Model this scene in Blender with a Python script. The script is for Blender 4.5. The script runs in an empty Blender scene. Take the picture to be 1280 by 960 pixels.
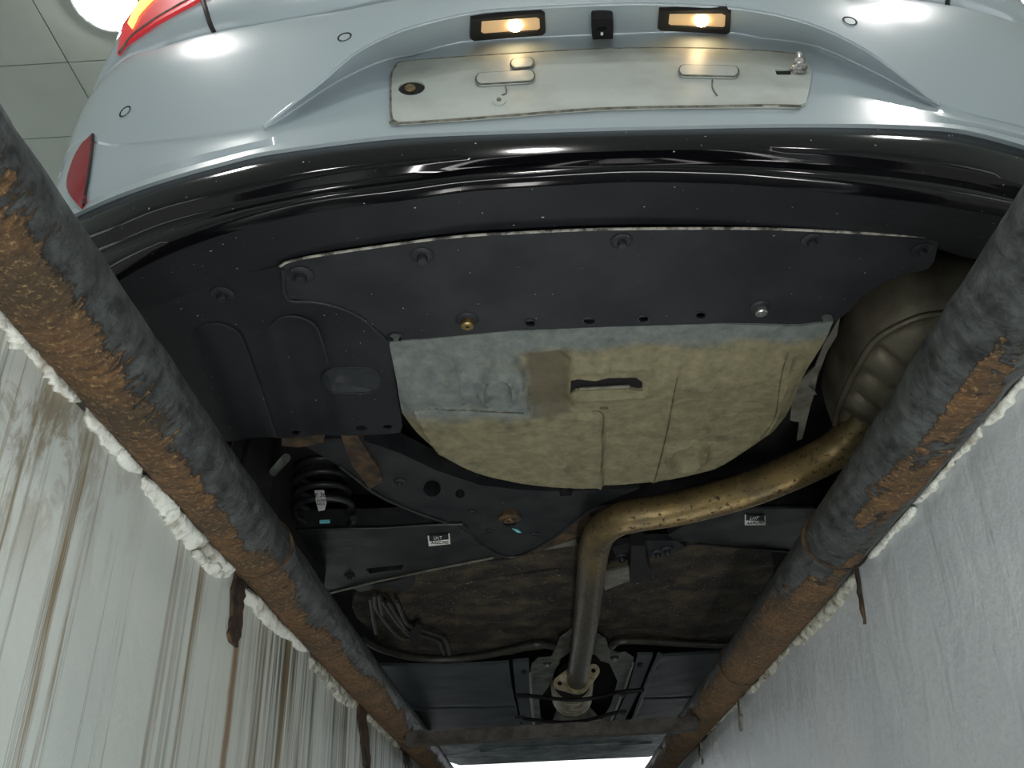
import bpy, bmesh, random
import numpy as np
from math import *
from mathutils import Vector, Matrix, noise
from mathutils.geometry import delaunay_2d_cdt
from mathutils.bvhtree import BVHTree

random.seed(7)
S = bpy.context.scene
COL = S.collection

# ------------------------------------------------------------------ camera, world, lights, exposure
F = 1100.0
RHO, PITCH, YAW = .05, radians(31.0278), radians(.7566)
_c, _s = cos(RHO), sin(RHO)
_cp, _sp, _cy, _sy = cos(PITCH), sin(PITCH), cos(YAW), sin(YAW)
_rt = Vector((_cy, _sy, 0)); _fw = Vector((-_sy*_cp, _cy*_cp, _sp)); _up = _rt.cross(_fw)
CR = _rt*_c - _up*_s; CU = _up*_c + _rt*_s; CF = _fw
cam = bpy.data.cameras.new('camera'); cam_o = bpy.data.objects.new('camera', cam); COL.objects.link(cam_o)
cam.sensor_width = 36; cam.lens = F/1280*36; cam.clip_start = .02
cam_o.matrix_world = Matrix((CR, CU, -CF)).transposed().to_4x4()
S.camera = cam_o

world = bpy.data.worlds.new('World'); S.world = world; world.use_nodes = True
bg = world.node_tree.nodes['Background']
bg.inputs[0].default_value = (.92, .96, 1, 1); bg.inputs[1].default_value = 1.1

def area(name, loc, target, sx, sy, power, col=(1, 1, 1)):
    l = bpy.data.lights.new(name, 'AREA'); l.shape = 'RECTANGLE'; l.size = sx; l.size_y = sy
    l.energy = power; l.color = col
    o = bpy.data.objects.new(name, l); COL.objects.link(o); o.location = loc
    o.rotation_euler = (Vector(target)-Vector(loc)).to_track_quat('-Z', 'Y').to_euler()
    return o
# added fill lights, unseen, low in the pit beneath the camera
area('pit_fill_light', (-.3, .1, -.65), (-.15, .75, .8), .6, .14, 6, (1, .98, .95))
area('pit_fill_light', (.38, .1, -.65), (.25, .75, .8), .6, .14, 6, (1, .98, .95))
# another added fill light, unseen, lower and further along the pit
area('pit_fill_light', (.05, 2.4, -.75), (.05, 2.6, .9), .12, 1.2, 3, (1, .98, .94))

S.view_settings.view_transform = 'Standard'; S.view_settings.look = 'None'
S.view_settings.gamma = 1; S.view_settings.use_curve_mapping = False
S.view_settings.exposure = 0.6

# ------------------------------------------------------------------ pixel helpers (points of the photograph -> points in the place)
def ray(px, py): return CR*((px-640)/F) + CU*((480-py)/F) + CF
def Pz(px, py, z): d = ray(px, py); return d*(z/d.z)
def PY(px, py, y): d = ray(px, py); return d*(y/d.y)
def PX(px, py, x): d = ray(px, py); return d*(x/d.x)
def Pf(px, py, zf):
    z = .85
    for _ in range(8):
        p = Pz(px, py, z); z = zf(p.x, p.y)
    return Pz(px, py, z)
def fbm(x, y, z=0., o=4): return noise.fractal((x, y, z), 1.0, 2.0, o)
def sstep(a, b, t):
    t = min(1, max(0, (t-a)/(b-a))); return t*t*(3-2*t)

def spline(pts, n=8, closed=False):
    """Catmull-Rom through points"""
    P = [Vector(p) for p in pts]; out = []
    m = len(P)
    for i in range(m if closed else m-1):
        p0 = P[i-1] if (i > 0 or closed) else P[0]*2-P[1]
        p1 = P[i]; p2 = P[(i+1) % m]
        p3 = P[(i+2) % m] if (i+2 < m or closed) else P[-1]*2-P[-2]
        for k in range(n):
            t = k/n
            out.append(.5*((2*p1)+(p2-p0)*t+(2*p0-5*p1+4*p2-p3)*t*t+(3*p1-p0-3*p2+p3)*t**3))
    if not closed: out.append(P[-1])
    return out
def spl2(pts, n=6, closed=False): return [(p.x, p.y) for p in spline([(a, b, 0) for a, b in pts], n, closed)]
def ell(cx, cy, rx, ry, n=16, rot=0.):
    return [(cx+rx*cos(2*pi*i/n)*cos(rot)-ry*sin(2*pi*i/n)*sin(rot), cy+rx*cos(2*pi*i/n)*sin(rot)+ry*sin(2*pi*i/n)*cos(rot)) for i in range(n)]

def sdist(poly, x, y):
    ins = False; d = 9; j = len(poly)-1
    for i in range(len(poly)):
        x1, y1 = poly[j]; x2, y2 = poly[i]
        if (y2 > y) != (y1 > y) and x < (x1-x2)*(y-y2)/(y1-y2)+x2: ins = not ins
        t = max(0, min(1, ((x-x1)*(x2-x1)+(y-y1)*(y2-y1))/((x2-x1)**2+(y2-y1)**2))); d = min(d, hypot(x-x1-t*(x2-x1), y-y1-t*(y2-y1))); j = i
    return d if ins else -d

# ------------------------------------------------------------------ materials
def lin(c): return tuple((v/255/12.92 if v/255 <= .04045 else ((v/255+.055)/1.055)**2.4) for v in c)
class NT:
    def __init__(s, name):
        s.m = bpy.data.materials.new(name); s.m.use_nodes = True; s.t = s.m.node_tree
        s.b = s.t.nodes['Principled BSDF']
    def n(s, typ, **kw):
        nd = s.t.nodes.new(typ)
        for k, v in kw.items():
            if k in nd.bl_rna.properties.keys(): setattr(nd, k, v)
            else: nd.inputs[k].default_value = v
        return nd
    def l(s, a, b): s.t.links.new(a, b)
    def coord(s, scale=(1, 1, 1), kind='Object', loc=(0, 0, 0)):
        tc = s.n('ShaderNodeTexCoord'); mp = s.n('ShaderNodeMapping'); mp.inputs['Scale'].default_value = scale
        mp.inputs['Location'].default_value = loc
        s.l(tc.outputs[kind], mp.inputs['Vector']); return mp.outputs[0]
    def noise(s, scale, detail=6, rough=.6, vec=None, dist=0.):
        nd = s.n('ShaderNodeTexNoise'); nd.inputs['Scale'].default_value = scale; nd.inputs['Detail'].default_value = detail
        nd.inputs['Roughness'].default_value = rough; nd.inputs['Distortion'].default_value = dist
        s.l(vec if vec is not None else s.coord(), nd.inputs['Vector']); return nd.outputs['Fac']
    def ramp(s, fac, stops):
        r = s.n('ShaderNodeValToRGB'); e = r.color_ramp.elements
        while len(e) < len(stops): e.new(.5)
        for el, (p, c) in zip(e, stops):
            el.position = p; el.color = (*c, 1) if isinstance(c, tuple) else (c, c, c, 1)
        s.l(fac, r.inputs[0]); return r.outputs[0]
    def mix(s, fac, a, b, mode='MIX'):
        m = s.n('ShaderNodeMix', data_type='RGBA', blend_type=mode)
        for sock, v in ((m.inputs[0], fac), (m.inputs[6], a), (m.inputs[7], b)):
            if isinstance(v, (int, float)): sock.default_value = v
            elif isinstance(v, tuple): sock.default_value = (*v, 1)
            else: s.l(v, sock)
        return m.outputs[2]
    def math(s, op, a, b=0.):
        m = s.n('ShaderNodeMath', operation=op)
        for sock, v in ((m.inputs[0], a), (m.inputs[1], b)):
            if isinstance(v, (int, float)): sock.default_value = v
            else: s.l(v, sock)
        return m.outputs[0]
    def bump(s, h, strength=.3, dist=.01):
        b = s.n('ShaderNodeBump'); b.inputs['Strength'].default_value = strength; b.inputs['Distance'].default_value = dist
        s.l(h, b.inputs['Height']); s.l(b.outputs[0], s.b.inputs['Normal'])
    def set(s, **kw):
        for k, v in kw.items():
            sk = s.b.inputs[k.replace('_', ' ')]
            if isinstance(v, (int, float)): sk.default_value = v
            elif isinstance(v, tuple): sk.default_value = (*v, 1) if len(v) == 3 else v
            else: s.l(v, sk)
        return s

def mat(name, c, c2=None, scale=6., rough=.5, metal=0., bump=0., bscale=60., lo=.4, hi=.65, specks=0., coat=0., spec=.5, speck_col=(.5, .5, .47)):
    t = NT(name); c = lin(c)
    col = c
    if c2:
        col = t.mix(t.ramp(t.noise(scale, 8), [(lo, 0.), (hi, 1.)]), c, lin(c2))
    if specks:
        col = t.mix(t.ramp(t.noise(150, 1.5, .4), [(.80-specks*.045, 0.), (.83-specks*.045, 1.)]), col, speck_col)
    t.set(Base_Color=col, Roughness=rough, Metallic=metal, Coat_Weight=coat)
    t.b.inputs['Specular IOR Level'].default_value = spec
    if bump: t.bump(t.noise(bscale, 6), bump, .004)
    return t.m

M = {}
M['white'] = mat('car_paint_white', (170, 184, 191), rough=.28, coat=.9)
M['white'].node_tree.nodes['Principled BSDF'].inputs['Coat Roughness'].default_value = .04
M['panel'] = mat('dusty_white_plastic', (178, 186, 182), (150, 154, 144), scale=9, rough=.42, lo=.45, hi=.8, bump=.15, bscale=40)
M['grime'] = mat('grime', (78, 78, 70), (130, 130, 118), scale=60, rough=.8)
M['gloss'] = mat('gloss_black_plastic', (10, 10, 14), rough=.1, coat=.12, specks=.7, spec=.4)
M['matte'] = mat('black_plastic', (26, 29, 34), (40, 43, 47), scale=7, rough=.55, spec=.4, specks=.6, bump=.1, bscale=120)
M['matte_side'] = mat('black_plastic_dark', (22, 24, 29), (34, 36, 40), scale=5, rough=.55, spec=.35, specks=.6, bump=.08, bscale=120)
M['steel_black'] = mat('black_painted_steel', (30, 32, 36), (46, 47, 48), scale=14, rough=.42, specks=.4, bump=.12, bscale=90)
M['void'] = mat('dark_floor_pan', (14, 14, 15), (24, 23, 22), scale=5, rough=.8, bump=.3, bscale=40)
M['tankm'] = mat('dusty_black_tank', (34, 31, 28), (92, 82, 60), scale=9, rough=.8, bump=.9, bscale=60, specks=2.2, lo=.45, hi=.8, speck_col=(.3, .27, .18))
M['rubber'] = mat('rubber', (20, 20, 21), rough=.6)
M['hole'] = mat('hole_black', (4, 4, 5), rough=.9)
M['alu'] = mat('aluminium_sheet', (150, 150, 140), (112, 112, 100), scale=22, rough=.42, metal=.6, bump=.3, bscale=50)
M['shield'] = mat('heat_shield_sheet', (128, 134, 126), (92, 96, 88), scale=22, rough=.45, metal=.55, bump=.3, bscale=70)
M['cream'] = mat('flange_steel', (205, 196, 165), (150, 135, 105), scale=40, rough=.45, metal=.4)
M['bright'] = mat('bright_bolt_steel', (190, 190, 188), (120, 120, 118), scale=60, rough=.3, metal=.8)
M['bellow'] = mat('bellows_steel', (168, 162, 142), (120, 114, 98), scale=30, rough=.4, metal=.35)
M['brass'] = mat('brass_insert', (150, 130, 85), (90, 74, 45), scale=60, rough=.4, metal=.7)
M['rustpart'] = mat('rusty_steel', (44, 37, 30), (92, 72, 50), scale=22, rough=.8, bump=.6, bscale=80, metal=.1)
M['muffler'] = mat('muffler_steel', (126, 120, 104), (86, 81, 68), scale=10, rough=.42, metal=.45, bump=.12, bscale=60)
M['cover'] = mat('underfloor_cover', (58, 65, 71), (74, 80, 85), scale=6, rough=.5, bump=.15, bscale=60)
M['front'] = mat('front_undershield', (98, 112, 122), (168, 176, 176), scale=9, rough=.5, bump=.2, bscale=30)
M['line'] = mat('coated_line', (62, 62, 56), (46, 45, 40), scale=30, rough=.4)
M['sticker'] = mat('white_sticker', (228, 230, 226), rough=.5)
M['blue'] = mat('blue_paint_mark', (120, 205, 215), rough=.5)
M['red'] = NT('red_reflector').set(Base_Color=lin((140, 12, 28)), Roughness=.3, Coat_Weight=.1).m
M['tyre'] = mat('tyre_rubber', (22, 22, 22), (34, 33, 31), scale=20, rough=.75, bump=.3, bscale=60)
M['wheel'] = mat('wheel_alloy', (120, 122, 124), rough=.35, metal=.8)
M['floor'] = mat('floor_tile', (190, 192, 190), (172, 174, 172), scale=3, rough=.35)
M['roomwall'] = mat('room_wall', (205, 208, 206), rough=.7)
M['ceil'] = mat('ceiling_board', (176, 184, 174), (168, 176, 166), scale=2, rough=.75)
M['steel_bar'] = mat('dark_rusty_bar', (84, 80, 75), (50, 47, 44), scale=25, rough=.5, bump=.5, bscale=90, metal=.2)
M['plaster'] = mat('white_plaster', (222, 226, 218), (142, 136, 112), scale=30, rough=.85, bump=1., bscale=90, lo=.52, hi=.74)
M['plaster2'] = mat('chipped_mortar', (196, 198, 186), (86, 84, 66), scale=45, rough=.85, bump=.9, bscale=70, lo=.42, hi=.7)
M['frame'] = mat('door_frame', (180, 184, 184), rough=.4, metal=.4)

def emis(name, c, k):
    t = NT(name); t.set(Base_Color=c, Roughness=.4, Emission_Color=c, Emission_Strength=k); return t.m
M['lamp'] = emis('lamp_diffuser', (1., .98, .95), 75)
M['bulb'] = emis('amber_bulb', (1., .72, .38), 12)
M['amber'] = emis('amber_lens', (.72, .50, .28), .16)
M['tail_red'] = emis('tail_light_red', (.62, .03, .04), .22)
M['tail_hot'] = emis('tail_light_orange', (1., .42, .1), 1.7)

# spare wheel well: grey film at the rear, tan road dirt over the rest
def tray_mat():
    t = NT('dirty_wheel_well')
    v = t.coord()
    sx = t.n('ShaderNodeSeparateXYZ'); t.l(v, sx.inputs[0])
    big = t.noise(5, 8, .65); fine = t.noise(40, 8, .7)
    # dirt covers the front and the right; the rear left and a band under the undercover keep a grey film
    X, Y = sx.outputs[0], sx.outputs[1]
    pa, pb_, pc_ = Pz(516, 512, .826), Pz(648, 450, .835), Pz(760, 432, .845)
    gy = t.math('MULTIPLY', t.math('SUBTRACT', Y, pa.y), 9.); gx = t.math('MULTIPLY', t.math('SUBTRACT', X, pb_.x), 9.)
    gb = t.math('MULTIPLY', t.math('SUBTRACT', Y, pc_.y), 14.)
    g = t.math('MINIMUM', t.math('MAXIMUM', gx, gy), gb)
    g = t.math('ADD', g, t.math('MULTIPLY', t.math('SUBTRACT', big, .5), 1.3))
    dirt = t.ramp(g, [(.0, 0.), (.28, 1.)])
    base = t.mix(t.ramp(fine, [(.35, 0.), (.7, 1.)]), lin((88, 98, 98)), lin((122, 128, 122)))
    dcol = t.mix(t.ramp(fine, [(.3, 0.), (.72, 1.)]), lin((96, 92, 70)), lin((140, 134, 104)))
    col = t.mix(dirt, base, dcol)
    st = t.noise(9, 6, .7, t.coord((1, 1, 1), loc=(4, 2, 7)), .6)
    col = t.mix(t.ramp(st, [(.55, 0.), (.70, .6)]), col, lin((66, 62, 48)))
    qa, qb = Pz(655, 440, .84), Pz(716, 512, .826)
    wob = t.math('MULTIPLY', t.math('SUBTRACT', t.noise(22, 5, .6), .5), .05)
    bx = t.math('MINIMUM', t.math('SUBTRACT', t.math('ADD', X, wob), qa.x), t.math('SUBTRACT', qb.x, X))
    by = t.math('MINIMUM', t.math('SUBTRACT', t.math('ADD', Y, wob), qa.y), t.math('SUBTRACT', qb.y, Y))
    col = t.mix(t.ramp(t.math('MULTIPLY', t.math('MINIMUM', bx, by), 40.), [(.0, 0.), (.5, .75)]), col, lin((74, 66, 50)))
    t.set(Base_Color=col, Roughness=.62)
    t.bump(fine, .25, .004)
    return t.m
M['tray'] = tray_mat()
M['seam'] = mat('dirty_sealer', (70, 66, 50), (104, 98, 76), scale=40, rough=.8)

def exhaust_mat():
    t = NT('heat_tinted_exhaust')
    n1 = t.noise(9, 8, .65); n2 = t.noise(95, 4, .6)
    col = t.mix(t.ramp(n1, [(.35, 0.), (.62, 1.)]), lin((92, 84, 64)), lin((142, 122, 80)))
    sp = t.ramp(n2, [(.585, 0.), (.64, 1.)])
    sx = t.n('ShaderNodeSeparateXYZ'); t.l(t.coord(), sx.inputs[0])
    cool = t.ramp(t.math('MULTIPLY', sx.outputs[1], .25), [(.52, 0.), (.60, 1.)])
    col = t.mix(cool, col, t.mix(t.ramp(n2, [(.4, 0.), (.6, 1.)]), lin((62, 57, 46)), lin((112, 106, 88))))
    col = t.mix(sp, col, lin((62, 42, 28)))
    t.set(Base_Color=col, Roughness=t.mix(sp, (.40, .40, .40), (.8, .8, .8)), Metallic=t.mix(sp, (.6, .6, .6), (.0, .0, .0)))
    t.bump(n2, .4, .003)
    return t.m
M['exhaust'] = exhaust_mat()

def pipe_mat():
    t = NT('flaking_rusty_pipe')
    at = t.n('ShaderNodeAttribute'); at.attribute_name = 'rust'
    tc = t.n('ShaderNodeUVMap'); tc.uv_map = 'UVMap'
    def uvn(su, sv, sc, det=6):
        mp = t.n('ShaderNodeMapping'); mp.inputs['Scale'].default_value = (su, sv, 1); t.l(tc.outputs[0], mp.inputs[0])
        return t.noise(sc, det, .65, mp.outputs[0], .4)
    streak = uvn(55, 5, 1.6, 8); blot = uvn(9, 3, 1.8); fine = t.noise(150, 8, .75); big = t.noise(9, 8, .7)
    e = t.math('ADD', at.outputs['Fac'], t.math('MULTIPLY', t.math('SUBTRACT', streak, .5), 1.5))
    e = t.math('ADD', e, t.math('MULTIPLY', t.math('SUBTRACT', blot, .5), 1.1))
    e = t.math('ADD', e, t.math('MULTIPLY', t.math('SUBTRACT', fine, .5), .6))
    mask = t.ramp(e, [(.44, 0.), (.58, 1.)])
    r1 = t.mix(t.ramp(streak, [(.32, 0.), (.66, 1.)]), lin((60, 46, 32)), lin((134, 100, 64)))
    r1 = t.mix(t.ramp(big, [(.40, 0.), (.62, 1.)]), r1, lin((78, 64, 45)))
    r1 = t.mix(t.ramp(fine, [(.54, 0.), (.68, .9)]), r1, lin((188, 156, 108)))
    r1 = t.mix(t.ramp(fine, [(.30, .85), (.45, 0.)]), r1, lin((42, 33, 26)))
    dk = t.mix(t.ramp(t.noise(26, 10, .75), [(.36, 0.), (.68, 1.)]), lin((28, 32, 33)), lin((98, 104, 103)))
    dk = t.mix(t.ramp(streak, [(.5, 0.), (.66, .75)]), dk, lin((30, 31, 30)))
    dk = t.mix(t.ramp(fine, [(.64, 0.), (.74, .6)]), dk, lin((140, 140, 130)))
    t.set(Base_Color=t.mix(mask, dk, r1), Roughness=t.mix(mask, (.42, .42, .42), (.85, .85, .85)), Metallic=t.mix(mask, (.2, .2, .2), (0., 0., 0.)))
    h = t.math('ADD', t.math('MULTIPLY', streak, t.math('ADD', mask, .35)), t.math('MULTIPLY', fine, .5))
    h = t.math('ADD', h, t.math('MULTIPLY', mask, .35))
    t.bump(h, 1., .009)
    return t.m
M['pipe'] = pipe_mat()

def wall_mat(name, side):
    t = NT(name)
    big = t.noise(1.6, 5, .5); med = t.noise(9, 8, .65); fine = t.noise(60, 6, .7)
    sx = t.n('ShaderNodeSeparateXYZ'); t.l(t.coord(), sx.inputs[0]); Y, Z = sx.outputs[1], sx.outputs[2]
    if side < 0:
        col = t.mix(t.ramp(big, [(.35, 0.), (.65, 1.)]), lin((200, 209, 207)), lin((214, 219, 211)))
        # runs of dirty water down the paint
        s1 = t.noise(1, 7, .72, t.coord((1, 17, .35)), .15); s2 = t.noise(1, 6, .7, t.coord((1, 46, .6), loc=(3, 1, 2)), .1)
        wide = t.noise(1, 3, .5, t.coord((1, 3., .3), loc=(1, 7, 2)))
        m1 = t.math('MULTIPLY', t.ramp(s1, [(.55, 0.), (.63, 1.)]), t.ramp(wide, [(.38, .4), (.6, 1.)]))
        m2 = t.math('MULTIPLY', t.ramp(s2, [(.55, 0.), (.68, .8)]), t.ramp(wide, [(.4, .3), (.62, 1.)]))
        col = t.mix(m1, col, lin((128, 112, 80)))
        col = t.mix(m2, col, lin((98, 90, 70)))
        # flaked zone near the old joint at the near end, and dark algae further in
        near = t.math('MULTIPLY', t.ramp(t.math('MULTIPLY', Y, .5), [(.38, 1.), (.56, 0.)]), t.ramp(t.noise(1, 8, .7, t.coord((1, 16, 7), loc=(2, 2, 2)), .6), [(.44, 0.), (.54, .95)]))
        ztop = t.ramp(Z, [(.3, 0.), (.47, 1.)])
        col = t.mix(t.math('MULTIPLY', near, ztop), col, lin((128, 112, 80)))
        far = t.math('MULTIPLY', t.ramp(t.math('MULTIPLY', Y, .2), [(.30, 0.), (.36, 1.), ]), t.ramp(t.noise(1, 6, .7, t.coord((1, 24, .9), loc=(0, 5, 3)), .2), [(.46, 0.), (.6, 1.)]))
        col = t.mix(t.math('MULTIPLY', far, t.ramp(Z, [(-.1, .1), (.45, .9)])), col, lin((84, 82, 66)))
        # rust run below the anchor bar
        d = t.math('ABSOLUTE', t.math('SUBTRACT', t.math('ADD', Y, t.math('MULTIPLY', t.math('SUBTRACT', med, .5), .03)), 1.535))
        col = t.mix(t.math('MULTIPLY', t.ramp(d, [(.006, 1.), (.022, 0.)]), t.ramp(Z, [(.5, .85), (.56, 0.)])), col, lin((132, 98, 58)))
    else:
        col = t.mix(t.ramp(big, [(.3, 0.), (.7, 1.)]), lin((184, 194, 200)), lin((206, 212, 214)))
        sm = t.noise(7, 6, .6, t.coord((1, 1, .35)), .6)
        col = t.mix(t.ramp(sm, [(.56, 0.), (.7, .35)]), col, lin((206, 212, 212)))
        col = t.mix(t.ramp(fine, [(.66, 0.), (.74, .5)]), col, lin((112, 120, 122)))
        scab = t.noise(16, 5, .65, t.coord((1, 1, .6), loc=(5, 1, 4)), 1.2)
        col = t.mix(t.ramp(scab, [(.62, 0.), (.68, .55)]), col, lin((216, 220, 220)))
    t.set(Base_Color=col, Roughness=.38 if side > 0 else .5)
    h = t.math('ADD', t.math('MULTIPLY', t.noise(14, 4, .5, t.coord((1, 1, .45)), .5), 1.), t.math('MULTIPLY', fine, .15))
    t.bump(h, .6 if side > 0 else .25, .014)
    return t.m
M['wall_l'] = wall_mat('stained_pit_paint', -1)
M['wall_r'] = wall_mat('glossy_pit_paint', 1)

# ------------------------------------------------------------------ builders
ROOTS = {}
def link(name, me, parent=None, kind=None, label=None):
    o = bpy.data.objects.new(name, me); COL.objects.link(o)
    if parent is not None:
        o.parent = parent
        if parent.type == 'EMPTY': o.matrix_parent_inverse = Matrix.Translation(-parent.location)
    if kind: o['kind'] = kind
    if label: o['label'] = label
    return o
def thing(name, loc, label, cat, group=None):
    o = bpy.data.objects.new(name, None); COL.objects.link(o); o.location = loc; o.empty_display_size = .1
    o['label'] = label; o['category'] = cat
    if group: o['group'] = group
    return o
def mk(name, V, Fc, m, parent=None, smooth=True, kind=None, label=None, mats=None, midx=None, autos=35):
    me = bpy.data.meshes.new(name); me.from_pydata([tuple(v) for v in V], [], Fc)
    for mm in (mats or [m]): me.materials.append(mm)
    if midx: me.polygons.foreach_set('material_index', midx)
    if smooth:
        me.polygons.foreach_set('use_smooth', [True]*len(me.polygons))
        if autos: me.set_sharp_from_angle(angle=radians(autos))
    me.update()
    return link(name, me, parent, kind, label)

def tri(outline, holes=(), grid=0.):
    """2D constrained triangulation with optional inner grid points"""
    vs = [Vector(p) for p in outline]; n = len(vs)
    edges = [(i, (i+1) % n) for i in range(n)]
    for h in holes:
        b = len(vs); vs += [Vector(p) for p in h]; edges += [(b+i, b+(i+1) % len(h)) for i in range(len(h))]
    if grid:
        xs = [p.x for p in vs[:n]]; ys = [p.y for p in vs[:n]]
        arr = np.array([(p.x, p.y) for p in vs[:n]])
        def inside(x, y):
            c = False; j = n-1
            for i in range(n):
                xi, yi = arr[i]; xj, yj = arr[j]
                if (yi > y) != (yj > y) and x < (xj-xi)*(y-yi)/(yj-yi)+xi: c = not c
                j = i
            return c
        x = min(xs)+grid/2; r = 0
        while x < max(xs):
            y = min(ys)+grid/2+(grid/2 if r % 2 else 0)
            while y < max(ys):
                if inside(x, y) and np.min(np.hypot(arr[:, 0]-x, arr[:, 1]-y)) > grid*.45: vs.append(Vector((x, y)))
                y += grid
            x += grid*.87; r += 1
    v, e, f, *_ = delaunay_2d_cdt(vs, edges, [], 1, 1e-6)
    v = [(p.x, p.y) for p in v]; f = [tuple(q) for q in f]
    def pin(poly, x, y):
        c = False; j = len(poly)-1
        for i in range(len(poly)):
            (xi, yi), (xj, yj) = poly[i], poly[j]
            if (yi > y) != (yj > y) and x < (xj-xi)*(y-yi)/(yj-yi)+xi: c = not c
            j = i
        return c
    if holes:
        f = [q for q in f if not any(pin(h, sum(v[i][0] for i in q)/len(q), sum(v[i][1] for i in q)/len(q)) for h in holes)]
    return v, f

def solid(v2, f, low, high, flip=False):
    """closed solid between two maps of a 2D triangulation; low(x,y), high(x,y) -> 3D"""
    n = len(v2); V = [low(*p) for p in v2]+[high(*p) for p in v2]; Fc = []
    ec = {}
    for t in f:
        a = sum((v2[t[i]][0]*v2[t[(i+1) % len(t)]][1]-v2[t[(i+1) % len(t)]][0]*v2[t[i]][1]) for i in range(len(t)))
        t = t if a > 0 else t[::-1]
        Fc.append(t[::-1]); Fc.append(tuple(i+n for i in t))
        for i in range(len(t)): ec[(t[i], t[(i+1) % len(t)])] = 1
    for (a, b) in ec:
        if (b, a) not in ec: Fc.append((a, b, b+n, a+n))
    if flip: Fc = [q[::-1] for q in Fc]
    return V, Fc

def plate(name, px, z, th, m, parent, holes=(), grid=0., relief=None, label=None, smooth=True, kind=None, top=None):
    """flat or formed sheet under the car: px outline of its underside, z its height (number or function), th upwards"""
    zf = z if callable(z) else (lambda x, y: z)
    toxy = lambda p: (lambda q: (q.x, q.y))(Pf(p[0], p[1], zf))
    v2, f = tri([toxy(p) for p in px], [[toxy(p) for p in h] for h in holes], grid)
    rl = relief or (lambda x, y: 0.)
    low = lambda x, y: (x, y, zf(x, y)+rl(x, y))
    high = (lambda x, y: (x, y, top)) if top else (lambda x, y: (x, y, zf(x, y)+rl(x, y)+th))
    V, Fc = solid(v2, f, low, high)
    return mk(name, V, Fc, m, parent, smooth, kind, label)

def tube(name, pts, r, m, parent=None, seg=10, closed=False, label=None, kind=None, uv=False):
    P = [Vector(p) for p in pts]; n = len(P)
    R_ = r if isinstance(r, (list, tuple)) else [r]*n
    V = []; Fc = []; nrm = None
    for i in range(n):
        a = P[i-1] if (i or closed) else P[0]; b = P[(i+1) % n] if (i < n-1 or closed) else P[-1]
        t = (b-a).normalized()
        if nrm is None:
            nrm = t.orthogonal().normalized()
        nrm = (nrm-t*nrm.dot(t)).normalized(); bi = t.cross(nrm)
        for k in range(seg):
            an = 2*pi*k/seg; V.append(P[i]+(nrm*cos(an)+bi*sin(an))*R_[i])
    for i in range(n if closed else n-1):
        for k in range(seg):
            a = i*seg+k; b = i*seg+(k+1) % seg; c = ((i+1) % n)*seg+(k+1) % seg; d = ((i+1) % n)*seg+k
            Fc.append((a, b, c, d))
    if not closed:
        Fc.append(tuple(range(seg))[::-1]); Fc.append(tuple((n-1)*seg+k for k in range(seg)))
    return mk(name, V, Fc, m, parent, True, kind, label, autos=50)

def lathe_mesh(name, prof, m, seg=24, mats=None, pm=None, squash=None):
    """profile of (r, h) about +Z"""
    V = []; Fc = []; mi = []
    for r, h in prof:
        for k in range(seg):
            an = 2*pi*k/seg; V.append((r*cos(an), r*sin(an), h))
    for i in range(len(prof)-1):
        for k in range(seg):
            Fc.append((i*seg+k, i*seg+(k+1) % seg, (i+1)*seg+(k+1) % seg, (i+1)*seg+k)); mi.append(pm[i] if pm else 0)
    if prof[0][0] > 1e-6: Fc.append(tuple(range(seg))[::-1]); mi.append(pm[0] if pm else 0)
    if prof[-1][0] > 1e-6: Fc.append(tuple((len(prof)-1)*seg+k for k in range(seg))); mi.append(pm[-1] if pm else 0)
    me = bpy.data.meshes.new(name); me.from_pydata(V, [], Fc)
    for mm in (mats or [m]): me.materials.append(mm)
    me.polygons.foreach_set('material_index', mi); me.polygons.foreach_set('use_smooth', [True]*len(Fc))
    bm = bmesh.new(); bm.from_mesh(me); bmesh.ops.remove_doubles(bm, verts=bm.verts, dist=1e-6); bmesh.ops.recalc_face_normals(bm, faces=bm.faces); bm.to_mesh(me); bm.free()
    me.set_sharp_from_angle(angle=radians(35)); me.update()
    return me
def place(name, me, loc, axis, parent, label=None, spin=0., scale=None):
    """mesh about +Z put at loc with +Z along axis"""
    o = link(name, me, parent, None, label)
    o.rotation_euler = (Vector(axis).to_track_quat('Z', 'Y').to_matrix() @ Matrix.Rotation(spin, 3, 'Z')).to_euler(); o.location = loc
    if scale: o.scale = scale
    return o
def box(name, lo, hi, m, parent=None, kind=None, bevel=0., label=None):
    bm = bmesh.new(); bmesh.ops.create_cube(bm, size=1)
    for v in bm.verts: v.co = Vector([lo[i]+(v.co[i]+.5)*(hi[i]-lo[i]) for i in range(3)])
    if bevel: bmesh.ops.bevel(bm, geom=bm.edges[:], offset=bevel, segments=2, profile=.5, affect='EDGES')
    me = bpy.data.meshes.new(name); bm.to_mesh(me); bm.free(); me.materials.append(m)
    if bevel:
        me.polygons.foreach_set('use_smooth', [True]*len(me.polygons)); me.set_sharp_from_angle(angle=radians(40))
    return link(name, me, parent, kind, label)
def text_mesh(name, body, size, m, parent, loc, rot, ext=.0004, label=None, width=None):
    cu = bpy.data.curves.new('t', 'FONT'); cu.body = body; cu.size = size; cu.extrude = ext; cu.align_x = 'CENTER'; cu.align_y = 'CENTER'
    o = bpy.data.objects.new('t', cu); COL.objects.link(o)
    bpy.context.view_layer.update()
    me = bpy.data.meshes.new_from_object(o.evaluated_get(bpy.context.evaluated_depsgraph_get()))
    bpy.data.objects.remove(o); me.materials.clear(); me.materials.append(m); me.name = name
    q = link(name, me, parent, None, label); q.location = loc; q.rotation_euler = rot
    if width:
        w = max(v.co.x for v in me.vertices)-min(v.co.x for v in me.vertices); q.scale = (width/w, 1, 1)
    return q

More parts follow.
